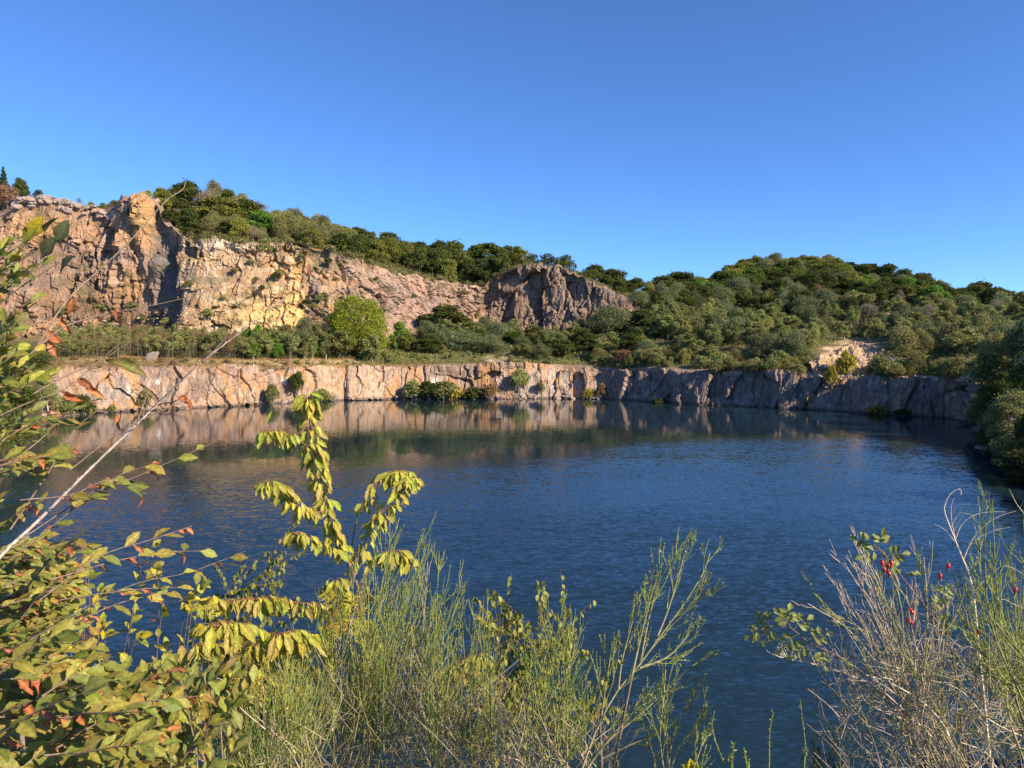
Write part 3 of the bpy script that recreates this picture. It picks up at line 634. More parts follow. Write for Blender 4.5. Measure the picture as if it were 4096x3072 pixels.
# --- right hill
belt(('oakw', 'oakw', 'olive', 'birch'), 36, (724, 852), cv(6, -40, 6), (6, 9), "sunlit yellow green tree on the summit of the right hill", "sunlit trees on the summit of the right hill", (8, 11))
belt(('oak', 'oak', 'lush'), 34, (680, 945), lambda x: (float(np.interp(x, xs, DK[6])) - 82, float(np.interp(x, xs, DK[6])) - (42 if x < 850 else 20)), (7.5, 10.5), "dark green oak in the belt below the summit of the right hill", "dark oaks in the belt across the right hill", (9, 12))
for x, y, wd, k, lb in [(846, 261, 26, 'oak', "dark oak on the right hill crest beside the bare summit rock"), (868, 262, 28, 'oak', "broad dark oak on the falling crest of the right hill"), (887, 263, 26, 'oak', "oak with a humped crown on the falling crest of the right hill"), (906, 268, 28, 'oak', "oak on the falling crest above the bare pink slope"), (924, 271, 26, 'oak', "oak near the right end of the hill crest"), (938, 278, 20, 'oakw', "lighter oak closing the right end of the hill crest"),
        (947, 281, 14, 'grey', "leafless tree in the notch at the right end of the hill crest"), (962, 287, 22, 'oak', "small dark tree in the notch right of the hill crest"), (980, 279, 32, 'oak', "tall dark tree on the skyline near the right edge"), (1004, 288, 30, 'oak', "dark tree on the skyline left of the right edge"), (1024, 290, 30, 'oak', "dark tree cut by the right edge on the skyline"), (1040, 294, 30, 'oak', "dark tree just past the right edge on the skyline")]:
    tree(k, x, y, float(np.interp(x, xs, DK[6])) - 10, lb, wpx=wd)
belt(('grey', 'sparse', 'rust', 'grey'), 18, (690, 1000), mix2(4, 6, .1, .9), (7, 10), "thin bare branched tree among the dull green trees of the right hill", "bare branched trees on the right hill", (4, 7))
belt(('oak', 'wil', 'sparse', 'oakw', 'oak'), 46, (690, 1045), mix2(5, 6, .0, .6), (7.5, 11), "dull green tree in the wood on the middle slope of the right hill", "trees on the middle slope of the right hill", (9, 13))
for x, y, D, wd, k, lb in [(748, 283, 318, 42, 'wil', "large grey green willow on the left flank of the right hill"), (734, 281, 312, 16, 'grey', "bleached dead tree beside the large grey green willow"), (792, 298, 300, 20, 'lush', "bright yellow green tree in the middle of the right hill"), (812, 296, 304, 18, 'birch', "slender birch right of the bright yellow green tree"), (796, 290, 312, 26, 'grey', "dark twiggy leafless tree above the bright yellow green tree"),
        (845, 295, 292, 24, 'birch', "tall pale birch left of the bare pink slope"), (866, 294, 286, 26, 'birch', "forked pale birch at the edge of the bare pink slope"), (838, 312, 268, 66, 'wil', "very broad grey green willow in the middle of the right slope"), (891, 320, 250, 24, 'birch', "birch with a pale trunk right of the white rock patch"), (923, 316, 262, 36, 'oak', "dark tree below the bare pink slope"), (953, 316, 255, 36, 'oakw', "yellowish tree on the right slope above the bench birches"), (1000, 310, 235, 62, 'olive', "wide olive tree high on the right slope near the edge"), (975, 322, 225, 30, 'oak', "dark tree under the wide olive tree near the right edge")]:
    tree(k, x, y, D, lb, wpx=wd)
belt(('birch', 'wil', 'birch', 'birch'), 78, (655, 816), mix2(2, 5, .10, .98), (6, 9.5), "young birch in the thicket behind the lake wall at the foot of the right hill", "young birches on the bench at the foot of the right hill", (6, 9))
belt(('birch', 'birch', 'olive', 'wil'), 62, (896, 1050), mix2(2, 5, .12, .98), (5.5, 9), "feathery light green birch on the right slope above the lake wall", "feathery birches on the right slope", (6, 9))
belt(('oak', 'wil'), 22, (650, 830), mix2(4, 5, .4, .98), (7, 10), "dull tree on the slope between the dome cliff and the right hill", "trees between the dome cliff and the right hill", (7, 9))
tree('olive', 897, 344, 172, "big grey green sallow overhanging the lake wall below the sandy slope", wpx=58)
tree('wil', 884, 356, 166, "drooping sallow hanging down over the lake wall", wpx=36, ybase=386)
tree('olive', 916, 352, 174, "olive sallow right of the big overhanging sallow", wpx=34)
tree('yel', 846, 352, 168, "yellowing bush in front of the sandy slope", wpx=22, ybase=376)
tree('yel', 832, 368, 164, "golden shrub on the brink of the lake wall below the sandy slope", wpx=16, ybase=383)
tree('birch', 946, 331, 180, "feathery birch behind the post on the right end of the lake wall", wpx=40)
tree('birch', 976, 340, 165, "feathery birch right above the end of the lake wall", wpx=40)
tree('rust', 1019, 362, 118, "pinkish red autumn tree at the right edge", wpx=30)
belt(('scrub', 'rustb', 'bush'), 30, (58, 360), mix2(2, 4, -.04, .2), (.5, 1.3), "small dry scrub on the grassy rim above the left lake wall", "dry scrub on the rim of the left lake wall")
belt(('olive', 'oakw', 'oak', 'grey'), 20, (162, 268), mix2(5, 6, .02, .45), (4, 7), "scrubby tree between the pillar and the large yellow green oak", "scrubby trees on the left hill edge", (5, 8))
# --- bench in front of the cliffs, left
belt(('sapl', 'saplr', 'sapl', 'saplg'), 110, (58, 250), mix2(2, 4, .22, .95), (4, 7), "thin white stemmed young birch in the row behind the boulder on the bench", "young birches in the row along the left bench", (2.6, 4))
belt(('saplr', 'rust', 'rustb'), 24, (70, 245), mix2(2, 4, .5, 1.0), (3.2, 5), "reddish brown leafless sapling in the birch row under the left cliff", "reddish saplings under the left cliff", (3, 4.5))
belt(('saplg', 'saplg', 'birch', 'lush'), 48, (245, 345), mix2(2, 4, .22, .95), (4, 7), "young green birch at the foot of the yellow stained face", "young birches under the yellow stained face", (2.8, 4.2))
belt(('rustb', 'scrub', 'bush'), 30, (60, 190), mix2(4, 5, .0, .35), (1.2, 2.8), "rusty brown bush on the scree under the left cliff", "bushes on the scree under the left cliff")
for x, y, D, wd, k, lb in [(258, 325, 200, 14, 'lush', "tall green sapling below the yellow stained face, nearest the leafless birches"), (285, 331, 198, 22, 'birch', "green birch below the brightest yellow stain"), (305, 316, 205, 20, 'wil', "grey green sapling between the yellow stain and the round willow"), (318, 324, 205, 18, 'birch', "sapling tucked against the left side of the round willow")]:
    tree(k, x, y, D, lb, wpx=wd)
tree('limeT', 357, 293, 213, "huge dome shaped lime green willow on the bench", wpx=68, sink=1.6)
tree('birch', 340, 330, 205, "yellow green bushy tree in front of the huge dome willow", wpx=40)
tree('birch', 372, 334, 206, "olive tree at the right foot of the huge dome willow", wpx=26)
tree('lush', 400, 322, 222, "dark green tree on the pale scree right of the dome willow", wpx=20)
tree('oakw', 409, 333, 220, "yellow green tree at the foot of the pale scree", wpx=18)
# --- bench and slopes, middle
for x, y, D, wd, k, lb in [(446, 302, 246, 46, 'oak', "dark tree mass on the slope left of the dome cliff, the highest of them"), (428, 320, 236, 30, 'wil', "dull willow below the left end of the dark slope trees"), (455, 329, 226, 50, 'wil', "wide willow in the middle of the bench left of the dome cliff"), (474, 327, 232, 36, 'oak', "dark tree between the wide willow and the dome cliff"), (488, 335, 222, 40, 'wil', "rounded willow at the left foot of the dome cliff"),
        (513, 331, 236, 30, 'oak', "dark green tree against the foot of the dome cliff"), (524, 343, 218, 24, 'birch', "birch below the rusty streak of the dome cliff"), (557, 338, 222, 36, 'oak', "broad dark tree in front of the middle of the dome cliff"), (541, 343, 216, 24, 'wil', "grey willow left of the broad dark tree below the dome cliff"), (612, 305, 244, 46, 'wil', "big dark willow covering the right foot of the dome cliff"), (592, 333, 226, 28, 'oak', "dark tree left of the big dark willow"), (602, 336, 216, 22, 'birch', "light green birch in front of the big dark willow"),
        (644, 307, 252, 28, 'oak', "dark oak behind the big dark willow"), (639, 332, 222, 20, 'oakw', "yellow tree on the bench right of the big dark willow"), (662, 320, 230, 40, 'wil', "pale willow right of the yellow bench tree"), (627, 347, 206, 26, 'rust', "rusty brown tree near the brink of the lake wall"), (651, 348, 206, 24, 'rust', "second rusty brown tree near the brink of the lake wall")]:
    tree(k, x, y, D, lb, wpx=wd)
belt(('wil', 'birch', 'oak'), 52, (425, 665), mix2(2, 4, .2, .95), (4.5, 7.5), "bushy green tree on the middle bench below the dome cliff", "bushy trees on the middle bench", (6, 9))
belt(('scrub', 'bush', 'birch'), 40, (360, 600), mix2(2, 4, .06, .3), (1.2, 2.6), "low olive shrub on the bench behind the brink of the lake wall", "low shrubs behind the brink of the lake wall")
belt(('scrub', 'rustb', 'bush'), 26, (600, 830), mix2(2, 4, .04, .2), (1.2, 2.4), "shrub on the brink of the dark right hand lake wall", "shrubs on the brink of the dark lake wall")
belt(('oak', 'wil'), 8, (630, 720), mix2(4, 5, .55, 1), (4, 7), "dull tree beside the low dark rock face right of the dome cliff", "trees beside the low dark rock face", (6, 8))
belt(('bush', 'bush', 'birch', 'olive'), 46, (596, 806), mix2(2, 3, .03, .6), (2, 4.2), "bushy shrub crowding the bench edge above the dark lake wall", "bushy shrubs above the dark lake wall")
belt(('bush', 'olive', 'birch'), 20, (880, 965), mix2(2, 3, .03, .6), (2, 4.5), "pale bush on the brink of the lake wall right of the sandy outcrop", "pale bushes right of the sandy outcrop")
# --- shrubs on the lake wall and at the water
def wallbush(key, x, ytop, ybase, wpx, lb, dD=-.6):
    D = float(np.interp(x, xs, DK[1])) ; D2 = float(np.interp(x, xs, DK[2]))
    zb = zpix(ybase, D); f = min(max(zb / 9.0, 0), 1)
    tree(key, x, ytop, D + (D2 - D) * f + dD, lb, None, wpx, .2, ybase)
for a in [('bush', 413, 382, 398, 24, "green bush at the water, left end of the clump on the lake wall"), ('darkb', 429, 380, 398, 22, "dark bush in the middle of the waterside clump"), ('bush', 445, 379, 398, 26, "tall bush in the waterside clump"), ('yel', 456, 387, 399, 14, "yellowish bush at the right end of the waterside clump"), ('darkb', 473, 386, 399, 20, "dark bush at the water right of the clump"), ('rustb', 491, 382, 398, 22, "brown withered bush on the lake wall ledge"),
          ('bush', 519, 368, 388, 20, "green bush hanging on the pale part of the lake wall"), ('scrub', 540, 382, 390, 10, "small scrub on the pale part of the lake wall"), ('yel', 588, 390, 400, 14, "yellow scrub at the foot of the dark lake wall"), ('rustb', 602, 384, 398, 12, "thin brown scrub on the dark lake wall"), ('darkb', 659, 397, 405, 16, "low dark bush at the waterline of the slate wall"),
          ('darkb', 297, 370, 392, 16, "bush growing out of the lake wall below the rust streak"), ('bush', 272, 382, 402, 12, "slim bush in the corner of the lake wall"), ('bush', 322, 388, 402, 20, "bush at the water just right of the cherry tip"), ('scrub', 146, 389, 405, 11, "yellow green scrub in a crack of the left lake wall"), ('bush', 62, 395, 417, 22, "grey green bush at the water under the left lake wall"), ('darkb', 83, 394, 414, 20, "dark round bush at the water under the left lake wall"), ('scrub', 112, 405, 412, 8, "tiny bush at the waterline of the left lake wall"),
          ('yel', 879, 406, 415, 26, "yellow autumn scrub at the waterline below the sallow"), ('darkb', 903, 408, 416, 18, "dark scrub at the waterline right of the yellow scrub")]:
    wallbush(*a)
belt(('birch', 'wil', 'bush', 'birch'), 26, (812, 900), mix2(3, 5, .38, .98), (4, 7.5), "birch on the slope directly above the sandy outcrop", "birches above the sandy outcrop")
belt(('oak', 'birch', 'wil', 'oakw'), 46, (1075, 1400), mix2(3, 6, .35, .95), (5, 8), "bushy tree beyond the right edge of the view", "trees beyond the right edge")
belt(('oak', 'birch', 'olive'), 30, (-330, -40), mix2(3, 6, .1, .95), (4, 8), "bushy tree beyond the left edge of the view", "trees beyond the left edge")
# --- right bank, closer
def bank(key, x, ytop, off, wpx, lb):
    D = float(np.interp(x, xs, DK[1])) + off; tree(key, x, ytop, D, lb, None, wpx, .3, 384 - FPX * math.tan(math.atan2(ground(x, D) - HCAM, D) + TH))
for a in [('nearb', 985, 388, 5, 34, "leaning birch with yellow leaves over the dark corner of the lake"), ('neard', 1003, 370, 16, 40, "dark tree behind the leaning yellow birch"), ('nearb', 1012, 382, 9, 44, "bushy birch on the right bank"), ('neard', 1000, 408, 3, 34, "shadowy tree low on the right bank"), ('nearb', 1021, 420, 4, 40, "nearest yellow leaved birch at the right edge"), ('neard', 1040, 392, 8, 50, "dark tree past the right edge on the bank"),
        ('neard', 1010, 436, 2, 26, "low dark bush tree over the water at the right edge"), ('neard', 1034, 446, 3, 46, "dark low tree at the right edge near the water"), ('neard', 970, 384, 4, 22, "dark tree at the end of the lake wall"), ('neard', 1060, 420, 5, 60, "dark tree beyond the right edge by the shore"), ('neard', 1040, 350, 24, 50, "tall dark tree past the right edge"), ('neard', 977, 403, 2, 20, "small dark tree in the corner where the lake wall ends"), ('neard', 990, 424, 1.5, 22, "low dark bush hanging over the water on the right bank"), ('neard', 1024, 466, 1, 30, "dark bush at the water at the right edge")]: bank(*a)
# --- left bank, closer
for a in [('neard', 6, 372, 16, 60, "dark bushy tree at the left edge above the bank"), ('nearb', 28, 396, 10, 34, "pale green bush on the left bank by the wall"), ('nearb', 14, 412, 4, 54, "dense small leaved bush overhanging the water at the left edge"), ('neard', -12, 396, 6, 70, "dark bush cut by the left edge"), ('nearb', 47, 376, 2, 20, "bush climbing the left end of the lake wall"), ('neard', 34, 430, 1.5, 20, "low dark bush at the water on the left bank"), ('neard', -40, 380, 8, 70, "dark tree beyond the left edge"), ('nearb', 40, 350, 30, 40, "tall light green tree at the left end of the bench"), ('neard', 18, 345, 40, 44, "dark tree at the left end of the bench under the cliff"), ('nearb', -8, 350, 40, 50, "tree cut by the left edge under the cliff")]: bank(*a)
# --- undergrowth and dry grass
def scatter_stuff(name, n, fx, fD, hr, pal, wts, size, label, asp=.35, spread=.5):
    X_ = rng.uniform(*fx, n); pts = []
    for x in X_:
        d0, d1 = fD(x); D = rnd(d0, d1); q0 = P(x, 350, D)
        if 815 < x < 893 and D < 215: continue
        pts.append((q0[0], D, ground(x, D)))
    pts = np.array(pts); m = 9
    pts = np.repeat(pts, m, 0); pts[:, :2] += rng.normal(size=(len(pts), 2)) * spread; pts[:, 2] += rng.random(len(pts)) * rnd(*hr) - .05
    nrm_ = rng.normal(size=(len(pts), 3)); nrm_[:, 2] *= .4
    v, f, c = leaf_cloud(pts, nrm_, size, pal, wts, up=0, asp=asp)
    return tag(mesh_np(name, v, f, M_far, c), label, "undergrowth", None, 'stuff')
scatter_stuff("dry_grass", 3200, (50, 430), mix2(2, 4, .0, .42), (.3, .9), [(.36, .26, .11), (.28, .20, .09), (.42, .32, .15), (.17, .16, .06), (.24, .14, .07)], [3, 3, 2, 2, 1], .2, "dry golden grass along the rim of the left bench", .25)
scatter_stuff("undergrowth", 5000, (360, 840), mix2(2, 4, .05, .9), (.6, 1.3), *PAL['birch'], .26, "green undergrowth between the bench trees", .45, .9)
scatter_stuff("hill_undergrowth", 7500, (640, 1060), mix2(4, 6, .0, 1.0), (.8, 1.8), *PAL['oak'], .36, "dull undergrowth covering the right hill", .5, 1.4)
scatter_stuff("slope_undergrowth", 3000, (870, 1060), mix2(2, 4, .05, 1.0), (.6, 1.4), *PAL['birch'], .24, "green undergrowth on the right slope", .45, .9)
scatter_stuff("thicket_undergrowth", 4500, (180, 660), mix2(5, 6, .0, 1.0), (.7, 1.4), *PAL['olive'], .28, "brownish undergrowth beneath the hilltop woods", .45, 1.0)
scatter_stuff("birch_undergrowth", 4200, (50, 360), mix2(2, 4, .3, 1.0), (.6, 1.5), [(.15, .15, .06), (.13, .16, .05), (.19, .13, .07)], [3, 4, 2], .2, "brown and green undergrowth below the young birches", .4, .7)
# --- boulders
def rock_mesh(seed, r=1.0, flat=.7):
    import bmesh
    bm = bmesh.new(); bmesh.ops.create_icosphere(bm, subdivisions=3, radius=1)
    v = np.array([x.co[:] for x in bm.verts]); d = v / np.linalg.norm(v, axis=1, keepdims=True)
    r_ = np.random.default_rng(seed); rad = np.full(len(d), 9.)
    for k in range(13):
        nn_ = r_.normal(size=3); nn_ /= np.linalg.norm(nn_); dd = d @ nn_
        rad = np.minimum(rad, np.where(dd > .05, r_.uniform(.55, .95) / np.maximum(dd, .05), 9))
    v = d * np.minimum(rad, 1.35)[:, None] * np.array([1, r_.uniform(.6, 1), flat]) * r
    v += (fbm(v * 4, 3, seed)[:, None] - .5) * .06
    f = np.array([[x.index for x in fc.verts] for fc in bm.faces]); bm.free()
    c_ = np.array([.34, .27, .225]) * (.75 + .5 * fbm(v * 2, 3, seed + 5)[:, None])
    return mesh_np("boulder", v, f, M_stone, c_, False, link=False).data
ROCKS = [rock_mesh(s_) for s_ in (3, 9, 14, 21, 33)]
def boulder(x, y, D, wpx, label, group=None, k=None, name='boulder', sq=1.0, colr=None, z=None):
    d_ = ROCKS[int(rng.integers(5)) if k is None else k]
    o = bpy.data.objects.new(name, d_); C.objects.link(o); p_ = P(x, y, D); s_ = wpx / FPX * D / 2
    o.location = p_; o.scale = (s_, s_ * rnd(.7, 1), s_ * sq); o.rotation_euler = (rnd(-.3, .3), rnd(-.3, .3), rnd(0, 6.28))
    return tag(o, label, 'boulder', group)
for i in range(58):
    x = rnd(17, 121); yt = float(np.interp(x, [19, 45, 75, 105, 119], [200, 198, 204, 210, 207])) + rnd(-1.5, 9); D = float(np.interp(x, xs, DK[5])) + .3 - (yt - 203) * .12
    boulder(x, yt, D - .8, rnd(4, 11), "angular granite block in the rubble band along the top of the left cliff", "rubble blocks along the top of the left cliff", sq=rnd(.7, 1.1))
for i in range(40):
    x = rnd(60, 165); f = rnd(.05, .3); d0, d1 = mix2(4, 5, f, f)(x); zz = ground(x, d0)
    b = math.tan(math.atan2(zz - HCAM, d0) + TH); boulder(x, 384 - FPX * b, d0 - 2.0, rnd(1.5, 4), "loose block on the scree slope under the left cliff", "scree blocks under the left cliff")
for i in range(95):
    x = float(rng.choice([rnd(100, 300), rnd(300, 420), rnd(490, 585), rnd(590, 600)])); D = float(np.interp(x, xs, DK[1])) - .2 - rnd(0, .9)
    boulder(x, float(np.interp(x, [100, 162, 259, 324, 394, 600], [412.5, 409.5, 404.5, 400.5, 399, 398.6])) - rnd(-.3, 2), D, rnd(2.5, 7), "fallen block at the waterline under the lake wall", "fallen blocks at the foot of the lake wall", sq=rnd(.5, .9))
oc = P(857, 372, 176); oc[2] = ground(857, 176) - .6
gu, gv_ = np.meshgrid(np.linspace(-1, 1, 110), np.linspace(-1, 1, 90)); ou = gu * 13; ov = gv_ * 11
ang = np.arctan2(gv_, gu); rr_ = np.sqrt(gu ** 2 + gv_ ** 2) * (1 + .25 * np.sin(ang * 3 + 1) + .12 * np.sin(ang * 7))
oz = 6.8 * np.clip(1 - rr_ ** 1.15, -.25, 1) + 1.6 * gv_ + 1.0 * gu
op = np.stack([ou + oc[0], ov + oc[1], oz + oc[2]], 2).reshape(-1, 3)
r1_, t1_, e1_ = blocks(op / np.array([2.6, 2.6, 1.6]), 511); r2_, t2_, e2_ = blocks(op / np.array([1.0, 1.0, .7]), 521)
op[:, 2] += (r1_ - .5) * .8 + t1_ * 1.6 - (1 - sstep(0, .08, e1_)) * .2 + (r2_ - .5) * .3 + t2_ * .5
ocol = np.array([.52, .36, .20]) * (.75 + .5 * r1_[:, None]) * (.8 + .4 * r2_[:, None]); gm_ = sstep(.55, .65, fbm(op / 3, 3, 531))[:, None] * .5; ocol = ocol * (1 - gm_) + gm_ * np.array([.42, .33, .27])
oi_ = np.arange(110 * 90).reshape(90, 110)
tag(mesh_np("rock_outcrop", op, np.stack([oi_[:-1, :-1], oi_[:-1, 1:], oi_[1:, 1:], oi_[1:, :-1]], 2).reshape(-1, 4), M_rock, ocol), "sunlit sandy yellow rock outcrop spilling down to the lake wall between the bushes", "rock")
for i in range(30):
    x = rnd(818, 888); D = float(np.interp(x, xs, DK[2])) + rnd(.2, 4); zz = ground(x, D); b = math.tan(math.atan2(zz + .15 - HCAM, D) + TH)
    boulder(x, 384 - FPX * b, D, rnd(1.5, 4.5), "pale stone lying at the foot of the sandy outcrop above the lake wall", "stones below the sandy outcrop")
belt(('scrub', 'olive', 'bush'), 8, (822, 890), mix2(2, 5, .02, .1), (.8, 1.6), "sparse shrub growing on the sandy slope", "shrubs on the sandy slope")
bo = boulder(153.5, 357.5, float(np.mean(mix2(2, 4, .2, .2)(153))), 13, "large pale pinkish boulder standing alone on the grassy bench", k=1, sq=1.15)
boulder(29, 413, 136, 9, "upright pale block at the water beside the left bank bush", k=2, sq=1.3)
boulder(41, 415.5, 137, 12, "flat pale slab at the waterline of the left bank", k=3, sq=.55)
boulder(36, 411, 140, 9, "dark jagged block behind the slab on the left bank", k=0, sq=1.1)
boulder(961, 419, 134, 17, "grey rock shelf lying at the dark corner of the lake", k=4, sq=.45)
boulder(984, 449, 93, 22, "low grey rock at the water on the right bank", k=3, sq=.5)
# white railing post at the right end of the lake wall
t = Tubes(); D_ = 152.
r = empty("railing", P(970, 380, D_)); tag(r, "broken white wooden railing on the brink of the lake wall", "railing")
for nme, a_, b_ in (("post", (970, 382), (969.5, 373)), ("rail", (969.5, 373.5), (977, 379))):
    t = Tubes(); o_ = P(970, 380, D_); t.add(curve3([P(*a_, D_) - o_, P(*b_, D_) - o_], 3), .13, .12, (.62, .58, .52), 4); t.build(nme, M_bark, r)



# ------------------------------------------------------------------ foreground plants on the near bank
M_leafn = mat_leaf("near_leaf", .38, .5, .25, .0, 130)
M_broom = mat_leaf("broom_shoot", .08, .6, .2, .0, 60)
M_twig = mat_bark("twig", 90)
M_hip = mat_leaf("rose_hip_skin", .0, .25, .5, .0)
SUNV = np.array([math.sin(R(SUN_AZ)) * math.cos(R(SUN_EL)), math.cos(R(SUN_AZ)) * math.cos(R(SUN_EL)), math.sin(R(SUN_EL))])
def unit(v): v = np.asarray(v, float); return v / (np.linalg.norm(v, axis=-1, keepdims=True) + 1e-9)
class Leaves:
    """leaves with a stalk, a folded and curled blade and edges of another colour"""
    def __init__(self, n=6): self.n, self.rec = n, []
    def add(self, base, d, nrm, L, W, ca, cb=None, eb=0.0, curl=.5, fold=.3, wav=.0, tipb=.0, ph=0.0):
        self.rec.append((base, unit(d), unit(nrm), L, W, ca, ca if cb is None else cb, eb, curl, fold, wav, tipb, ph))
    def build(self, name, mat, parent):
        n = self.n; r = list(zip(*self.rec)); N = len(self.rec)
        B = np.array(r[0]); Dv = np.array(r[1]); Nv = np.array(r[2])
        S = unit(np.cross(Nv, Dv)); Nv = np.cross(Dv, S)
        sc = [np.array(x, float).reshape(N, 1, 1) for x in (r[3], r[4], r[7], r[8], r[9], r[10], r[11], r[12])]
        L, W, EB, CU, FO, WA, TB, PH = sc
        CA = np.array(r[5], float)[:, None, None, :]; CB = np.array(r[6], float)[:, None, None, :]
        t = np.linspace(0, 1, n + 1).reshape(1, -1, 1); a = np.array([-1, -.5, 0, .5, 1.]).reshape(1, 1, -1)
        u = np.clip((t - .12) / .88, 0, 1)
        wd = np.maximum(W * .5 * np.sin(np.pi * u ** .85) ** .75, W * .02)
        saw = 1 + .07 * ((np.arange(n + 1) % 2) * 2 - 1).reshape(1, -1, 1) * (np.abs(a) > .9)
        al = t * (1 - (CU * t) ** 2 / 6) * L; dn = CU * t * t / 2 * L
        x = a * wd * saw * np.cos(FO * np.abs(a)); z = np.abs(a) * wd * np.sin(FO) + WA * W * np.sin(t * 11 + a * 2 + PH) * np.abs(a) - dn
        P3 = B[:, None, None] + (al + 0 * x)[..., None] * Dv[:, None, None] + x[..., None] * S[:, None, None] + z[..., None] * Nv[:, None, None]
        e = np.clip(EB * (np.abs(a) ** 1.5 + .25) + TB * np.clip((u - .45) * 2, 0, 1) + 0 * x, 0, 1)
        e = np.clip(e + (EB > .01) * .35 * np.sin(t * 17 + PH * 3 + a * 4), 0, 1)[..., None]
        c = CA * (1 - e) + CB * e
        c = c * np.where(a == 0, 1.25, np.where(np.arange(n + 1).reshape(1, -1, 1) % 2 == 0, .93, 1.06))[..., None]
        i = np.arange(N * (n + 1) * 5).reshape(N, n + 1, 5)
        f = np.stack([i[:, :-1, :-1], i[:, 1:, :-1], i[:, 1:, 1:], i[:, :-1, 1:]], 3).reshape(-1, 4)
        return mesh_np(name, P3.reshape(-1, 3), f, mat, c.reshape(-1, 3), True, parent)
def jit(c, a=.22): return np.asarray(c) * (1 + rng.uniform(-a, a)) * (1 + rng.uniform(-.06, .06, 3))
def gpt(px, D, dz=-.1):
    q_ = P(px, 350, D); return np.array([q_[0], D, float(bank_z(q_[0], D)) + dz])
def line(px, D0, D1=None, n=16):
    """smooth stem through photo positions, its distance going from D0 to D1 (metres)"""
    D1 = D0 if D1 is None else D1; k = len(px)
    return curve3([P(x, y, D0 + (D1 - D0) * i / max(k - 1, 1)) for i, (x, y) in enumerate(px)], n)
def rel(parent):   # plants keep their parts at world place: root sits at its base
    return parent
def plant(name, label, cat, base, group=None):
    r = empty(name, tuple(base)); tag(r, label, cat, group); return r
def fix(o):        # part meshes are made in world space: shift them under the root
    if o.parent: o.matrix_parent_inverse = o.parent.matrix_basis.inverted()
    return o
def along(pts, t):
    f = t * (len(pts) - 1); i = min(int(f), len(pts) - 2); p_ = pts[i] + (pts[i + 1] - pts[i]) * (f - i); return p_, unit(pts[i + 1] - pts[i])
# ---- hornbeam on the left: olive leaves with scorched edges, withered orange ones among them
GREEN = [(.26, .275, .055), (.215, .24, .05), (.30, .295, .065), (.18, .215, .05), (.33, .31, .06)]
ORANGE = [(.56, .19, .065), (.48, .155, .06), (.62, .25, .10), (.40, .14, .08)]
BARKT = (.20, .15, .115)
hb = plant("hornbeam_shrub", "big left edge shrub with scorched olive leaves and a long bare diagonal branch", "shrub", gpt(-60, 1.7))
tw, lf, wl_ = Tubes(), Leaves(7), Leaves(7)
def leafy_twig(pts, nl, Lr, t0=.12, orange=.16, thick=.0028, wind=(.75, .0, -.1), wr=.50, cols=GREEN, lv=None, wv2=None, scorch=.38):
    lv = lf if lv is None else lv; wv2 = wl_ if wv2 is None else wv2
    tw.add(pts, thick, thick * .35, jit(BARKT), 5)
    for i in range(nl):
        t_ = t0 + (1 - t0) * (i + rnd(.1, .9)) / nl; p_, d_ = along(pts, min(t_, .999)); sgn = 1 if i % 2 else -1
        side_ = unit(np.cross(d_, [0, -.6, .8])) * sgn
        dv = d_ * .7 + side_ * rnd(.3, .8) + np.array(wind) * rnd(.3, .8) + rng.normal(size=3) * .18
        nv = SUNV * rnd(.1, .9) + np.array([0, -.25, .55]) + rng.normal(size=3) * .55
        Ll = rnd(*Lr)
        if rng.random() < orange:
            wv2.add(p_, dv + np.array([0, 0, -.45]), nv, Ll * rnd(.7, .95), Ll * rnd(.3, .42), jit(ORANGE[int(rng.integers(4))]), jit((.20, .07, .04)), .5, rnd(.3, 1.3), rnd(.5, 1.1), rnd(.08, .2), 0, rnd(0, 6))
        else:
            ca = jit(cols[int(rng.integers(len(cols)))]); sb = rng.random() < scorch
            lv.add(p_, dv, nv, Ll, Ll * rnd(wr - .08, wr + .08), ca, jit((.36, .16, .055)), rnd(.15, .6) if sb else 0, rnd(-.1, .7), rnd(.15, .6), rnd(.0, .09), rnd(0, .7) if sb and rng.random() < .4 else 0, rnd(0, 6))
longb = line([(-30, 600), (0, 557), (41, 518), (93, 466), (136, 425), (159, 402), (202, 362), (249, 326), (292, 294), (312, 274)], 1.45, 2.0, 40)
tw.add(longb, .0050, .0008, (.46, .41, .36), 7, (.30, .23, .18))
for t_ in np.linspace(.02, .8, 60):                       # buds and spurs along the long branch
    p_, d_ = along(longb, t_); q_ = unit(np.cross(d_, rng.normal(size=3)))
    tw.add([p_, p_ + (q_ * .8 + d_) * rnd(.004, .013)], .0016, .0006, (.33, .29, .26), 4)
b2 = line([(-30, 410), (0, 385), (33, 352), (55, 317), (73, 294), (96, 273), (128, 243), (144, 225), (167, 200), (182, 190), (186, 182)], 1.5, 1.9, 36); tw.add(b2, .0036, .0007, BARKT, 6, (.30, .23, .18))
b3 = line([(40, 345), (66, 326), (106, 314), (149, 306), (181, 299)], 1.55, 1.8, 18); tw.add(b3, .0026, .0007, BARKT, 5)
b3b = line([(181, 299), (215, 289), (240, 281)], 1.8, 1.9, 10); tw.add(b3b, .0009, .0005, BARKT, 4)
for pts_ in ([(33, 394), (66, 376), (100, 361), (131, 341)], [(70, 470), (120, 432), (174, 405), (215, 392), (282, 369)], [(-10, 420), (30, 402), (66, 388), (100, 360), (118, 345)], [(136, 425), (150, 390), (172, 358)], [(202, 362), (215, 350), (227, 336)]):
    tw.add(line(pts_, 1.55, 1.85, 16), .002, .0007, BARKT, 5)
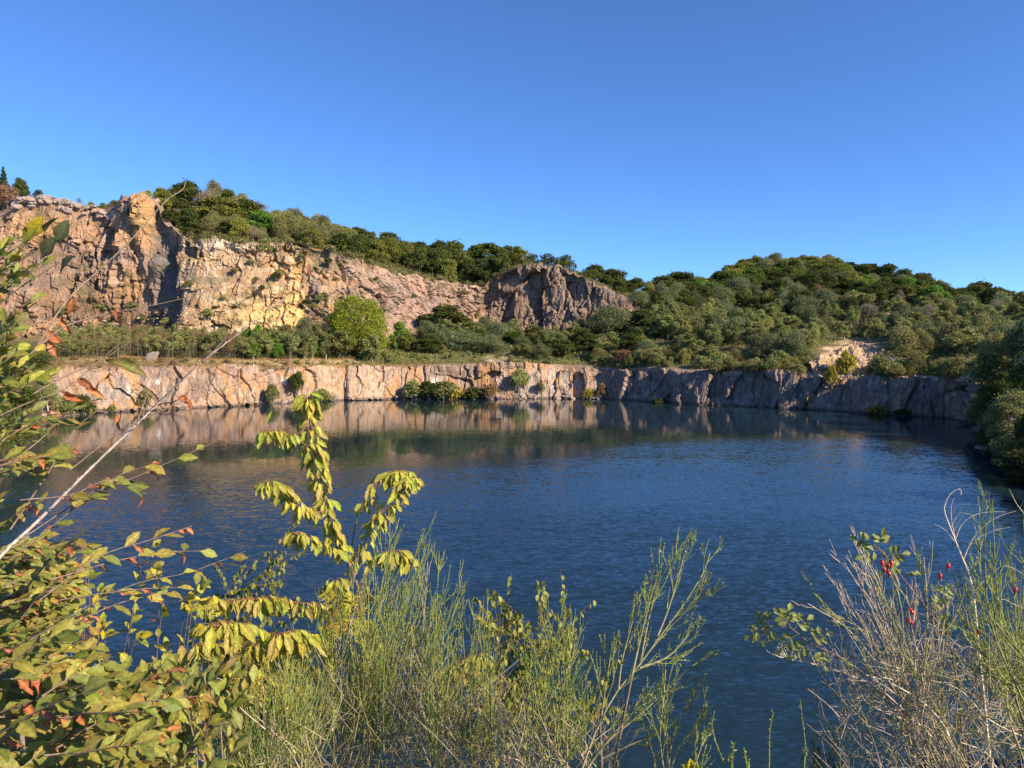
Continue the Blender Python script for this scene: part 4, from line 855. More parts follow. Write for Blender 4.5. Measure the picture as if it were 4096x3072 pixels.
for (x, y, dx, dy, Lp, o_) in [(60, 317, 10, 18, .050, 1), (72, 297, -2, 16, .045, 1), (44, 330, 18, 14, .055, 1), (48, 340, 8, 20, .045, 1), (28, 368, -10, 18, .05, 1), (84, 386, 22, 12, .06, 1), (76, 378, 24, 14, .055, 1), (62, 392, 20, 10, .06, 1), (106, 361, 40, 4, .10, 0), (182, 401, 14, 3, .05, 1), (308, 278, 5, -10, .035, 1), (110, 310, 12, 5, .035, 1), (122, 412, -10, 24, .05, 1), (176, 396, 18, 6, .05, 1)]:
    D_ = 1.68 if x < 150 else 1.85; p_ = P(x, y, D_)
    (wl_ if o_ else lf).add(p_, P(x + dx, y + dy, D_ - .02) - p_, np.array([.3, -.8, .5]) + rng.normal(size=3) * .3, Lp, Lp * .42, jit(ORANGE[int(rng.integers(4))]) if o_ else (.17, .2, .05), (.22, .07, .04), .45, rnd(.4, 1.2), rnd(.4, .9), .14, 0, rnd(0, 6))
hand = [([(20, 540), (81, 501), (140, 475), (217, 441)], 7), ([(10, 560), (60, 520), (110, 480), (162, 461)], 9), ([(40, 600), (99, 557), (150, 540), (192, 526)], 8), ([(30, 640), (124, 588), (190, 572), (246, 551)], 9), ([(60, 600), (130, 590), (184, 587)], 6), ([(50, 580), (120, 560), (170, 552), (200, 551)], 8), ([(20, 500), (70, 495), (110, 480), (146, 494)], 8), ([(0, 470), (40, 440), (60, 420), (92, 400)], 6), ([(10, 530), (50, 470), (75, 430), (100, 408)], 6), ([(40, 640), (90, 615), (130, 600), (172, 592)], 8)]
for pts_, nl in hand: leafy_twig(line(pts_, 1.5, rnd(1.6, 1.9), 16), nl, (.034, .056), .2, .28, .0020)
for i in range(104):
    y0 = rnd(440, 820) if rng.random() < .45 else rnd(640, 830); gap_ = 575 < y0 < 690; x0 = rnd(-60, 30) if y0 < 690 else rnd(-60, 90); ln = rnd(50, 120) * (.6 if gap_ else 1 if y0 > 690 else .55); up_y = rnd(-55, 12)
    D_ = rnd(1.4, 2.1); leafy_twig(line([(x0, y0), (x0 + ln * .5, y0 + up_y * .6), (x0 + ln, y0 + up_y)], D_, D_ + rnd(-.1, .2), 10), int(rnd(8, 14)), (.032, .050) if y0 < 640 else (.042, .070), .1, .18)
for i in range(130):                                         # shaded inner leaves
    y0 = rnd(560, 840); x0 = rnd(-60, 140 if y0 > 710 else 10); D_ = rnd(2.0, 2.5)
    leafy_twig(line([(x0, y0), (x0 + 45, y0 - 15), (x0 + 85, y0 - rnd(-5, 45))], D_, D_ + .1, 8), 12, (.036, .06), .05, .12)
for k_, px_ in enumerate([(-70, 560), (-50, 640), (-90, 430), (20, 700), (-20, 760)]):
    e_ = P(*px_, 1.6 + .1 * k_); b_ = gpt(-60 + 12 * k_, 1.7 + .05 * k_); tw.add(curve3([b_, (b_ + e_) / 2 + np.array([.05, 0, .05]), e_], 10), .014, .006, (.24, .20, .17), 7)
fix(tw.build("branches", M_twig, hb)); fix(lf.build("leaves", M_leafn, hb)); fix(wl_.build("withered_leaves", M_leafn, hb))
# ---- sallow above it at the left edge: smooth oval lime leaves
sh = plant("sallow_shrub", "leafy shoots at the upper left edge with small oval lime green leaves", "shrub", gpt(-110, 1.5))
tw, lf, wl_ = Tubes(), Leaves(6), Leaves(6)
LIMEG = [(.30, .32, .055), (.24, .275, .055), (.36, .34, .06), (.18, .21, .055), (.24, .245, .075)]
for i in range(22):
    y0 = rnd(250, 450); x0 = rnd(-60, -5); x1 = min(rnd(2, 54), 58 - abs(y0 - 320) * .06); D_ = rnd(1.45, 1.75)
    leafy_twig(line([(x0, y0 + 15), ((x0 + x1) / 2, y0 - 4), (x1, y0 - rnd(8, 34))], D_, D_, 9), int(rnd(8, 13)), (.028, .046), .12, .035, .0024, (.3, 0, .25), .48, LIMEG, scorch=.2)
for (x, y, c_) in [(36, 226, (.52, .42, .03)), (30, 232, (.34, .34, .04)), (50, 222, (.18, .19, .07)), (62, 230, (.13, .15, .06)), (48, 246, (.10, .11, .05)), (66, 262, (.09, .10, .045))]:
    p_ = P(x - 6, y + 12, 1.6); lf.add(p_, P(x + 4, y - 8, 1.58) - p_, np.array([.4, -.8, .3]) + rng.normal(size=3) * .25, .06, .034, c_, c_, 0, .4, .4, .04)
tw.add(curve3([gpt(-110, 1.5), P(-60, 600, 1.55), P(-50, 430, 1.55), P(-20, 300, 1.6), P(34, 250, 1.6)], 20), .012, .002, BARKT, 6)
for q0, q1 in (((-30, 330), (60, 262)), ((-30, 360), (40, 300)), ((-40, 300), (30, 238))): tw.add(line([q0, ((q0[0] + q1[0]) / 2, (q0[1] + q1[1]) / 2 - 5), q1], 1.6, 1.6, 8), .003, .001, (.24, .20, .11), 5)
fix(tw.build("branches", M_twig, sh)); fix(lf.build("leaves", M_leafn, sh)); fix(wl_.build("withered_leaves", M_leafn, sh))
# ---- goat willow low on the left
gw = plant("goat_willow_shrub", "low bushy shrub at the bottom left with broad plain green leaves beside the broom", "shrub", gpt(170, 2.2))
tw, lf, wl_ = Tubes(), Leaves(6), Leaves(6)
for i in range(44):
    x0 = rnd(110, 215); y0 = rnd(700, 850); D_ = rnd(1.9, 2.5); x1 = x0 + rnd(-20, 50); y1 = max(y0 - rnd(40, 100), 660 + abs(x1 - 190) * .35)
    leafy_twig(line([(x0, y0), ((x0 + x1) / 2, (y0 + y1) / 2 - 6), (x1, y1)], D_, D_, 9), int(rnd(6, 10)), (.045, .07), .1, .05, .0026, (.1, -.1, .35), .5, [(.25, .285, .06), (.21, .25, .065), (.30, .31, .06), (.27, .28, .09)], scorch=.15)
for i in range(30):                                          # small elm like leaves on thin twigs in the gap
    x0 = rnd(70, 200); y0 = rnd(620, 760); D_ = rnd(2.3, 2.9); x1 = x0 + rnd(-10, 45); y1 = y0 - rnd(35, 85)
    leafy_twig(line([(x0 - 10, 810), ((x0 + x1) / 2 + 2, (y0 + y1) / 2), (x1, y1)], D_, D_, 10), int(rnd(4, 8)), (.034, .052), .45, .05, .0016, (.1, 0, -.3), .6, [(.30, .31, .05), (.36, .34, .05), (.25, .29, .05), (.5, .40, .035)], scorch=.1)
for k_ in range(8): tw.add(curve3([gpt(150 + 8 * k_, 2.2), P(140 + 12 * k_, 820, 2.25), P(120 + 14 * k_, 690, 2.3)], 10), .007, .002, (.22, .17, .12), 5)
fix(tw.build("stems", M_twig, gw)); fix(lf.build("leaves", M_leafn, gw)); fix(wl_.build("withered_leaves", M_leafn, gw))
# ---- wild cherry sapling: drooping leaves
ch = plant("cherry_sapling", "tall cherry sapling with drooping yellow green leaves standing up in front of the lake", "sapling", gpt(352, 3.9))
tw, lf, wl_ = Tubes(), Leaves(7), Leaves(6)
CHG = [(.38, .42, .055), (.31, .38, .05), (.45, .46, .07), (.42, .37, .10), (.52, .47, .06)]
def cherry(pts, nl, L=(.072, .108), r0=.004, t0=.1, hang=.0):
    nl = int(nl * 2.7)
    tw.add(pts, r0, .0016, (.24, .14, .09), 6, (.30, .15, .08))
    for i in range(nl):
        p_, d_ = along(pts, min(t0 + (1 - t0) * rnd(0, 1) ** .85, .999) if i > 2 else .995 - .03 * i); az = rnd(0, 6.28)
        out_ = np.array([math.cos(az), math.sin(az) * .7, 0]); kk_ = rnd(.25, 1.25)
        st_ = p_ + (out_ * .7 + np.array([0, 0, .25])) * rnd(.015, .05)
        tw.add([p_, (p_ + st_) / 2 + np.array([0, 0, .006]), st_], .0011, .0009, (.34, .16, .07), 3)
        nv = np.array([out_[0] * .5, -.5, .2]) + SUNV * .6 + rng.normal(size=3) * .35
        Ll = rnd(*L) * rnd(.6, 1.08); b_ = rng.random() < .25
        lf.add(st_, out_ * kk_ + np.array([.06, -.15, -1 + rnd(0, .35)]), nv, Ll, Ll * rnd(.36, .47), jit(CHG[int(rng.integers(5))]), jit((.34, .20, .07)), .35 if b_ else .08, rnd(.15, .7), rnd(.2, .65), rnd(.03, .09), .3 * b_, rnd(0, 6))
Dc = 3.9
cherry(line([(372, 700), (358, 588), (339, 546), (329, 517), (320, 477), (313, 446), (308, 410), (307, 396)], Dc, Dc - .1, 30), 76, r0=.012, t0=.18)
cherry(line([(350, 580), (358, 560), (372, 527), (391, 503), (405, 484), (410, 479)], Dc, Dc + .1, 16), 38, (.07, .105), .006, .2)
cherry(line([(352, 545), (358, 517), (377, 484), (393, 472), (404, 473)], Dc + .1, Dc + .2, 14), 30, (.07, .105), .005, .3)
cherry(line([(327, 512), (303, 510), (284, 491), (268, 482)], Dc - .1, Dc - .25, 12), 24, (.07, .105), .004, .15)
cherry(line([(313, 450), (296, 439), (277, 432), (262, 433)], Dc - .1, Dc - .15, 12), 18, (.07, .105), .0035, .2)
cherry(line([(340, 556), (315, 541), (296, 534)], Dc - .1, Dc - .2, 10), 24, (.07, .105), .004, .1)
cherry(line([(356, 600), (375, 560), (395, 552), (408, 560)], Dc, Dc, 10), 24, (.07, .105), .004, .25)
cherry(line([(360, 640), (345, 600), (335, 580)], Dc, Dc - .2, 10), 22, (.07, .105), .004, .2)
cherry(line([(345, 610), (320, 606), (291, 602), (260, 599), (225, 602), (203, 600)], Dc - .3, Dc - .6, 20), 52, (.075, .11), .005, .08)
cherry(line([(300, 700), (262, 664), (225, 648), (196, 645)], Dc - .4, Dc - .6, 14), 40, (.07, .105), .004, .1)
cherry(line([(330, 720), (300, 660), (270, 640), (240, 655)], Dc - .3, Dc - .5, 12), 34, (.07, .105), .004, .2)
cherry(line([(340, 720), (372, 640), (352, 620), (330, 628)], Dc, Dc - .1, 12), 26, (.07, .105), .004, .2)
for a_ in ([(320, 720), (290, 690), (262, 680), (236, 690)], [(310, 740), (275, 700), (246, 668), (222, 668)], [(300, 760), (250, 715), (215, 690), (190, 690)], [(335, 690), (318, 650), (296, 634), (276, 636)], [(300, 720), (262, 640), (240, 625), (210, 626)]): cherry(line(a_, Dc - .9, Dc - 1.1, 12), 20, (.08, .115), .0035, .25)
cherry(line([(420, 720), (440, 680), (462, 664), (482, 655)], Dc - .5, Dc - .5, 12), 26, (.07, .105), .004, .25)
for (x, y, dx, dy) in [(306, 408, -14, 8), (308, 396, -16, 2), (309, 393, 20, 5), (309, 404, 10, -8), (268, 425, 2, -10), (404, 474, 8, 8), (410, 480, 6, 9)]:
    p_ = P(x, y, Dc - .1); lf.add(p_, P(x + dx, y + dy, Dc - .12) - p_, (.2, -.7, .7), .085, .03, jit(CHG[1]), None, 0, .5, .6, .05)
tw.add(curve3([gpt(352, 3.9), P(366, 790, 3.9), P(372, 700, 3.9)], 10), .018, .012, (.24, .17, .13), 7)
fix(tw.build("stems", M_twig, ch)); fix(lf.build("leaves", M_leafn, ch))
# ---- rowan seedling: yellow feathered leaves
ro = plant("rowan_seedling", "small rowan with yellow feathered leaves behind the broom under the cherry", "sapling", gpt(335, 3.6))
tw, lf = Tubes(), Leaves(4)
for (x0, y0, x1, y1) in [(352, 640, 322, 587), (348, 640, 333, 600), (345, 650, 330, 612), (350, 650, 352, 590), (330, 665, 303, 640), (355, 620, 372, 590), (340, 660, 318, 628), (350, 645, 360, 604), (335, 625, 326, 640), (356, 660, 376, 622)]:
    D_ = rnd(3.45, 3.7); pts_ = line([(x0, y0), ((x0 + x1) / 2, (y0 + y1) / 2 - 5), (x1, y1 + 3)], D_, D_ - .05, 8); tw.add(pts_, .002, .001, (.34, .26, .08), 4)
    for i in range(7):
        for sg in (-1, 1):
            p_, d_ = along(pts_, .3 + .69 * i / 7); sd_ = unit(np.cross(d_, [.1, -1, .2])) * sg
            lf.add(p_, sd_ + d_ * .5 + np.array([0, 0, -.2]), np.array([.2, -.8, .6]) + rng.normal(size=3) * .2, .045, .014, jit((.36, .33, .035) if rng.random() < .85 else (.42, .2, .06)), None, 0, .3, .3)
tw.add(curve3([gpt(335, 3.6), P(345, 760, 3.6), P(350, 640, 3.6)], 8), .006, .003, (.22, .16, .1), 5)
fix(tw.build("stems", M_twig, ro)); fix(lf.build("leaves", M_leafn, ro))
# ---- birch saplings: little rhombic leaves on fine twigs
def birch_sapling(label, base, mains, D, nleaf, shade=1.0):
    global tw, lf
    b_ = plant("birch_sapling", label, "sapling", gpt(*base)); tw, lf = Tubes(), Leaves(3)
    for m_ in mains:
        pts_ = line(m_, D, D + rnd(-.2, .2), 14); tw.add(pts_, .005, .001, (.20, .13, .10), 5)
        for i in range(17):
            p_, d_ = along(pts_, rnd(.12, .98)); e_ = p_ + (d_ * .6 + rng.normal(size=3) * np.array([.7, .5, .4]) + np.array([0, 0, .25])) * rnd(.12, .32)
            sp_ = curve3([p_, (p_ + e_) / 2 + np.array([0, 0, .03]), e_], 6); tw.add(sp_, .0016, .0006, (.22, .15, .11), 4)
            for k_ in range(nleaf + 3):
                q_, dd = along(sp_, rnd(.1, .999)); l_ = rnd(.028, .045)
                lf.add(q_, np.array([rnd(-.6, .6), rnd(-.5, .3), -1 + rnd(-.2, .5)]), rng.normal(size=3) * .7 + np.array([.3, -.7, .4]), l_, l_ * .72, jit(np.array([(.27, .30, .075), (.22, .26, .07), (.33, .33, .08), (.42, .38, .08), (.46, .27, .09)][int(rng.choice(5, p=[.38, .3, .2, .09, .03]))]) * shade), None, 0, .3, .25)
    for m_ in mains[:6]: tw.add(curve3([gpt(*base), P(base[0] * .5 + m_[0][0] * .5, 830, D), P(*m_[0], D)], 8), .008, .004, (.2, .14, .11), 5)
    fix(tw.build("stems", M_twig, b_)); fix(lf.build("leaves", M_leafn, b_))
birch_sapling("small birch with tiny round leaves rising between the two broom clumps", (525, 4.4), [[(520, 790), (512, 700), (508, 640), (510, 588)], [(522, 790), (528, 690), (538, 640), (541, 606)], [(530, 790), (540, 700), (552, 650), (560, 628)], [(525, 790), (506, 710), (500, 660), (497, 618)], [(535, 790), (560, 720), (566, 670), (568, 640)], [(520, 790), (498, 730), (492, 690), (505, 655)], [(540, 790), (562, 760), (580, 715), (592, 706)], [(530, 790), (520, 720), (524, 670), (530, 630)], [(510, 790), (486, 750), (484, 715), (490, 690)]], 4.3, 11)
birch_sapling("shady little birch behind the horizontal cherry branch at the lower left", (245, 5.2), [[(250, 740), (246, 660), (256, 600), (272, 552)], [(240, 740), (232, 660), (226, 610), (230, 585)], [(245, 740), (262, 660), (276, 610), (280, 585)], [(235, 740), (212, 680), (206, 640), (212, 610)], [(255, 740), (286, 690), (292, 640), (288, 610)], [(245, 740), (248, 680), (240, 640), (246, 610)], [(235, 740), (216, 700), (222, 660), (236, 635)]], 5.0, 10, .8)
# ---- broom: sheaves of green rods
BG = [(.255, .315, .080), (.205, .27, .070), (.30, .345, .09), (.31, .31, .10)]
def broom(label, base, stems, D, nside=13, dead=.0, lean=(0, 0, 1), slen=(.14, .34), lfl=5, twigs=0, tw_box=None, group=None, rad=.0018):
    """stems: photo polylines from root to tip"""
    b_ = plant("broom_bush", label, "shrub", gpt(*base), group); wd_, lt_ = Tubes(), Leaves(2); sh_ = wd_
    for m_ in stems:
        D0 = D + rnd(-.25, .25); pts_ = line(m_, D0, D0 + rnd(-.12, .12), 14); isd = rng.random() < dead
        c0 = (.38, .32, .20); c1 = (.52, .45, .32) if isd else jit(BG[int(rng.integers(4))])
        wd_.add(pts_, .0046, .0014, c0, 5, c1)
        for i in range(nside):
            t_ = .22 + .76 * (i + rnd(0, .9)) / nside; p_, d_ = along(pts_, min(t_, .995))
            L_ = rnd(*slen) * (1.15 - .7 * t_); az = rng.normal(size=3); az -= d_ * az.dot(d_); az = unit(az)
            dv = unit(d_ + az * rnd(.2, .48)); e_ = p_ + dv * L_ + np.array(lean) * L_ * rnd(.08, .3)
            sp_ = curve3([p_, p_ + dv * L_ * .5 + az * L_ * .04, e_], 6); cc_ = jit((.50, .42, .30)) if isd else jit(BG[int(rng.integers(4))])
            (wd_ if isd else sh_).add(sp_, rad, rad * .45, cc_, 4)
            for j in range(3):
                p2, d2 = along(sp_, rnd(.15, .75)); a2 = unit(rng.normal(size=3)); L2 = L_ * rnd(.25, .6)
                e2 = p2 + unit(d2 + a2 * .35) * L2 + np.array(lean) * L2 * .12
                (wd_ if isd else sh_).add([p2, (p2 + e2) / 2 + a2 * L2 * .03, e2], rad * .75, rad * .35, cc_, 3)
                if not isd:
                    for k_ in range(lfl):
                        q_, dq = along(np.array([p2, e2]), rnd(.05, .99)); lt_.add(q_, dq + rng.normal(size=3) * .6, rng.normal(size=3), rnd(.006, .012), .004, jit(BG[int(rng.integers(4))]) * 1.1)
    if twigs:                                                 # tangled old twigs inside the bush
        x0, y0, x1, y1 = tw_box
        for i in range(twigs):
            px_, py_ = rnd(x0, x1), rnd(y0, y1); dx_, dy_ = rnd(-45, 45), rnd(-70, 5); D0 = D + rnd(-.35, .5)
            c_ = jit([(.46, .37, .25), (.34, .28, .16), (.56, .47, .34), (.30, .29, .11), (.26, .28, .09)][int(rng.integers(5))])
            wd_.add(line([(px_, py_), (px_ + dx_ * .5 + rnd(-6, 6), py_ + dy_ * .5), (px_ + dx_, py_ + dy_)], D0, D0 + rnd(-.1, .1), 6), rnd(.001, .0024), .0007, c_, 4)
    for m_ in stems[::3]:
        e_ = P(*m_[0], D); g_ = gpt(*base) + rng.normal(size=3) * np.array([.08, .05, 0])
        wd_.add(curve3([g_, (g_ + e_) / 2 + rng.normal(size=3) * .04, e_], 7), .007, .0046, (.24, .2, .14), 5)
    fix(wd_.build("stems", M_broom, b_))
    if lt_.rec: fix(lt_.build("leaflets", M_leafn, b_))
    return b_
def fan(n, x0, tops, y0=800, spread=40):
    out = []
    for i in range(n):
        tx, ty = tops[i % len(tops)]; tx += rnd(-9, 9); ty += rnd(-4, 26) if i >= len(tops) else 0; xx = x0 + (tx - x0) * .35 + rnd(-spread, spread)
        out.append([(xx, y0), ((xx * .55 + tx * .45) + rnd(-5, 5), y0 * .5 + ty * .5), (tx, ty)])
    return out
broom("large broom bush of dense green rods in the bottom centre left, below the cherry", (345, 3.1), fan(38, 350, [(362, 560), (391, 531), (431, 529), (433, 553), (456, 582), (415, 575), (400, 590), (375, 590), (345, 600), (322, 612), (300, 640), (440, 600), (425, 620), (385, 620), (360, 640), (410, 640)], 800, 50), 3.1, 14, .06, twigs=900, tw_box=(235, 685, 480, 810))
broom("low yellowish broom at the bottom left of the large broom bush", (260, 2.7), fan(24, 265, [(289, 668), (270, 705), (250, 715), (240, 730), (300, 700), (320, 690), (230, 742)], 815, 40), 2.7, 11, .1, twigs=260, tw_box=(205, 715, 340, 815))
broom("upright broom clump of thin green rods at the bottom, just left of the small birch", (470, 2.9), fan(16, 460, [(471, 617), (483, 621), (451, 634), (460, 650), (495, 670), (440, 690), (480, 690), (505, 700)], 805, 35), 2.9, 11, .05, twigs=300, tw_box=(410, 715, 550, 815))
broom("broom clump of tall rods rising in front of the small birch", (560, 2.6), fan(11, 545, [(550, 613), (567, 626), (543, 660), (575, 680), (530, 670), (590, 700), (560, 690)], 805, 30), 2.6, 10, .05, twigs=170, tw_box=(500, 735, 620, 815))
broom("two long broom branches arching out to the right over the open water", (590, 2.5), [[(575, 790), (596, 730), (618, 690), (640, 664), (658, 639), (684, 604), (703, 573), (710, 553)], [(578, 790), (599, 750), (633, 720), (662, 695), (692, 666), (717, 651)],
    [(640, 664), (648, 622), (660, 580), (684, 541)], [(632, 675), (640, 640), (650, 600), (662, 563)], [(618, 690), (622, 660), (630, 630), (640, 594)], [(655, 642), (668, 610), (680, 570), (686, 548)], [(600, 725), (605, 690), (614, 632)], [(650, 650), (672, 625), (700, 598), (706, 590)], [(640, 668), (670, 655), (698, 622)], [(585, 770), (612, 735), (640, 705), (662, 690)], [(600, 760), (630, 745), (655, 735), (668, 725)]], 2.45, 8, .04, slen=(.08, .2), lfl=7)
broom("slim broom with a browned stem standing in the water gap right of the long branches", (672, 2.6), [[(668, 800), (667, 737), (665, 701), (677, 647)], [(668, 790), (672, 740), (690, 700), (700, 682)], [(667, 780), (680, 745), (700, 720), (704, 702)], [(668, 795), (660, 740), (664, 695), (666, 652)], [(640, 800), (655, 770), (648, 740), (634, 715)], [(668, 800), (690, 775), (702, 745), (708, 735)]], 2.6, 10, .12, slen=(.06, .16))
for m_, lb in (([(733, 790), (724, 764), (712, 730), (714, 712)], "tallest bent broom rod standing alone at the bottom edge in front of dark water"), ([(731, 790), (731, 768), (734, 743)], "short straight broom rod just right of the bent one at the bottom edge"), ([(768, 800), (769, 740), (773, 712)], "tall straight broom rod at the bottom edge left of the weed tuft"), ([(748, 800), (747, 770), (744, 748)], "short broom rod between the two tall ones at the bottom edge"), ([(692, 800), (700, 770), (706, 745)], "short broom rod beside the yellow seedling"), ([(803, 790), (806, 755), (800, 700)], "tall thin broom rod rising through the weed tuft")):
    rod = plant("broom_shoot", lb, "shoot", gpt(m_[0][0], 2.3), "single broom rods at the bottom edge"); sh_ = Tubes(); lt_ = Leaves(2)
    p_ = curve3([gpt(m_[0][0], 2.3)] + [P(x, y, 2.3) for x, y in m_], 14); sh_.add(p_, .0036, .0015, jit(BG[0]), 5)
    for k_ in range(40):
        q_, d_ = along(p_, rnd(.4, .995)); lt_.add(q_, d_ * .9 + rng.normal(size=3) * .5, rng.normal(size=3), rnd(.007, .017), .005, jit(BG[2]))
    fix(sh_.build("stem", M_broom, rod)); fix(lt_.build("leaflets", M_leafn, rod))
tops_r = [(854, 526), (862, 548), (845, 550), (826, 570), (811, 588), (884, 546), (875, 569), (868, 580), (925, 551), (903, 584), (890, 600), (915, 590), (840, 600), (930, 600), (945, 590), (952, 600)]
broom("big half dead broom at the bottom right with bleached twigs and green rods", (960, 2.6), [[(970 + rnd(-30, 30), 830), (930 + rnd(-25, 25), 740), (tx * .6 + 930 * .4, ty * .5 + 340 + rnd(0, 20)), (tx + rnd(-4, 4), ty + rnd(0, 18))] for tx, ty in tops_r + tops_r[::2]], 2.6, 8, .5, (-.1, 0, 1), (.10, .26), twigs=650, tw_box=(835, 665, 1040, 810))
broom("green broom leaning in from the right edge above the half dead one", (1060, 2.3), [[(1060 + rnd(-20, 30), 830), (1020 + rnd(-20, 30), 700), (tx + 6, (ty + 700) / 2), (tx, ty)] for tx, ty in [(979, 503), (992, 501), (984, 540), (1023, 510), (1010, 545), (1000, 560), (1030, 530), (965, 570), (1015, 580), (1035, 560), (975, 600), (1000, 620), (1040, 600), (1020, 640), (985, 650), (1030, 680)]], 2.3, 13, .05, (.12, 0, 1), (.10, .26), twigs=150, tw_box=(950, 640, 1050, 800))
dt_ = plant("dead_broom", "bleached leafless broom skeleton with curling pale twigs at the right", "shrub", gpt(985, 2.4)); wd_ = Tubes()
PALE = (.66, .57, .43)
for m_, r_ in [([(990, 760), (978, 640), (972, 585), (963, 560), (955, 540), (948, 522), (944, 508), (950, 494), (960, 489), (961, 495)], .0042), ([(955, 540), (951, 515), (953, 500), (962, 490)], .002), ([(953, 512), (958, 505), (971, 504)], .0012), ([(951, 528), (958, 514), (968, 514), (980, 517)], .0012), ([(955, 540), (962, 524), (975, 515), (990, 512), (1006, 512)], .0022), ([(963, 560), (972, 540), (985, 525), (1000, 516), (1016, 511)], .0025), ([(966, 550), (978, 538), (996, 530), (1012, 527)], .0014), ([(955, 542), (945, 530), (934, 524)], .0013), ([(950, 528), (957, 518), (962, 506)], .001), ([(952, 534), (960, 520), (970, 506)], .001), ([(975, 590), (990, 575), (1005, 566), (1026, 575)], .002), ([(985, 620), (1000, 600), (1015, 605), (1028, 610)], .0018), ([(1030, 520), (1018, 506), (1009, 489)], .002), ([(1020, 508), (1024, 500)], .001),
        ([(960, 790), (955, 757), (944, 726), (921, 701), (890, 683), (866, 675)], .0055), ([(940, 745), (884, 692), (849, 675), (813, 664), (780, 657), (766, 650), (768, 641), (790, 636)], .0032), ([(930, 720), (890, 690), (860, 670), (838, 655), (826, 628)], .0024), ([(921, 701), (915, 660), (925, 632), (945, 622)], .003), ([(900, 690), (905, 650), (918, 640), (940, 640), (955, 650)], .0022), ([(905, 720), (870, 705), (860, 690), (856, 670)], .002), ([(930, 760), (900, 740), (880, 730), (862, 722), (853, 700), (860, 690)], .002), ([(870, 720), (885, 728), (900, 715), (892, 712)], .0015), ([(845, 760), (828, 730), (820, 700), (812, 688)], .0012), ([(1040, 790), (1000, 770), (985, 752), (960, 742)], .004), ([(1030, 740), (990, 720), (960, 690), (930, 680)], .0028), ([(815, 664), (806, 640), (812, 632)], .001), ([(785, 657), (790, 645), (800, 640)], .001), ([(830, 670), (834, 645), (846, 636), (858, 640)], .0016)]:
    wd_.add(line(m_, 2.42, 2.38, 18), r_, r_ * .3, jit(PALE, .1), 5)
for i in range(260):
    px_, py_ = rnd(850, 1010), rnd(640, 790); dx_ = rnd(-40, 25); dy_ = rnd(-45, 10); D0 = rnd(2.3, 2.9)
    wd_.add(line([(px_, py_), (px_ + dx_ * .5, py_ + dy_ * .5 + rnd(-8, 8)), (px_ + dx_, py_ + dy_)], D0, D0 + rnd(-.1, .1), 7), rnd(.0012, .0026), .0007, jit([PALE, (.40, .34, .26), (.30, .26, .20)][int(rng.integers(3))]), 4)
for i in range(34):
    x_ = rnd(780, 850); y_ = 652 + (x_ - 766) * .27; wd_.add(line([(x_, y_), (x_ - 4, y_ - 9), (x_ + rnd(-4, 6), y_ - rnd(8, 18))], 2.4, 2.4, 5), .0011, .0005, jit(PALE), 4)
wd_.add(curve3([gpt(985, 2.4), P(990, 800, 2.4), P(990, 760, 2.4)], 5), .009, .005, (.4, .34, .26), 6)
fix(wd_.build("woody_stems", M_twig, dt_))
# ---- dog rose with red hips
rs = plant("rose_bush", "dog rose with red hips growing through the broom at the right", "shrub", gpt(955, 2.5)); tw, lf = Tubes(), Leaves(5)
st1 = line([(965, 760), (951, 648), (926, 609), (902, 577), (884, 554), (873, 544)], 2.5, 2.35, 22); tw.add(st1, .0036, .0014, (.30, .17, .12), 5)
st2 = line([(925, 740), (870, 680), (840, 657), (810, 643), (792, 629), (773, 626), (760, 630)], 2.5, 2.4, 22); tw.add(st2, .003, .0011, (.32, .16, .11), 5)
st3 = line([(951, 648), (930, 620), (912, 610)], 2.45, 2.4, 8); tw.add(st3, .0018, .001, (.3, .2, .12), 4)
st4 = line([(975, 640), (958, 596), (940, 578)], 2.4, 2.4, 8); tw.add(st4, .0018, .001, (.3, .2, .12), 4)
tw.add(curve3([gpt(955, 2.5), P(965, 820, 2.5), P(965, 760, 2.5)], 5), .005, .0036, (.3, .2, .14), 5)
tw.add(curve3([gpt(955, 2.5), P(925, 740, 2.5)], 5), .005, .003, (.3, .2, .14), 5)
def roseleaf(x, y, dx, dy, D_=2.38, k=5):
    p_ = P(x, y, D_); e_ = P(x + dx, y + dy, D_ + rnd(-.04, .04)); ax = curve3([p_, (p_ + e_) / 2 + np.array([0, 0, .006]), e_], 6); tw.add(ax, .0011, .0008, (.22, .2, .07), 3)
    d_ = unit(e_ - p_); nv = np.array([.1, -.75, .5]) + rng.normal(size=3) * .35
    for i in range(k):
        q_, _ = along(ax, .999 if i == 0 else (.4 + .3 * ((i - 1) // 2)))
        sd_ = np.zeros(3) if i == 0 else unit(np.cross(d_, nv)) * (1 if i % 2 else -1)
        lf.add(q_, d_ * (.9 if i == 0 else .4) + sd_, nv, .034, .021, jit((.22, .27, .075)), jit((.34, .28, .08)), .12, .25, .35, .04)
for a in [(873, 544, -14, -4), (880, 550, -16, 6), (878, 548, 4, -12), (886, 556, 16, -2), (890, 562, 8, 8), (903, 578, 16, -4), (762, 630, -12, 6), (770, 626, -8, -8), (775, 626, -10, 14), (785, 627, 4, -16), (793, 630, 14, -10), (798, 634, -16, 14), (806, 641, 20, -6), (812, 645, -18, 10), (820, 648, 4, 16), (838, 656, 14, 12), (792, 629, -12, -14), (926, 609, 14, -6), (935, 622, 16, 4), (942, 600, 4, -10), (985, 590, 10, -6), (960, 640, 14, -2)]: roseleaf(*a)
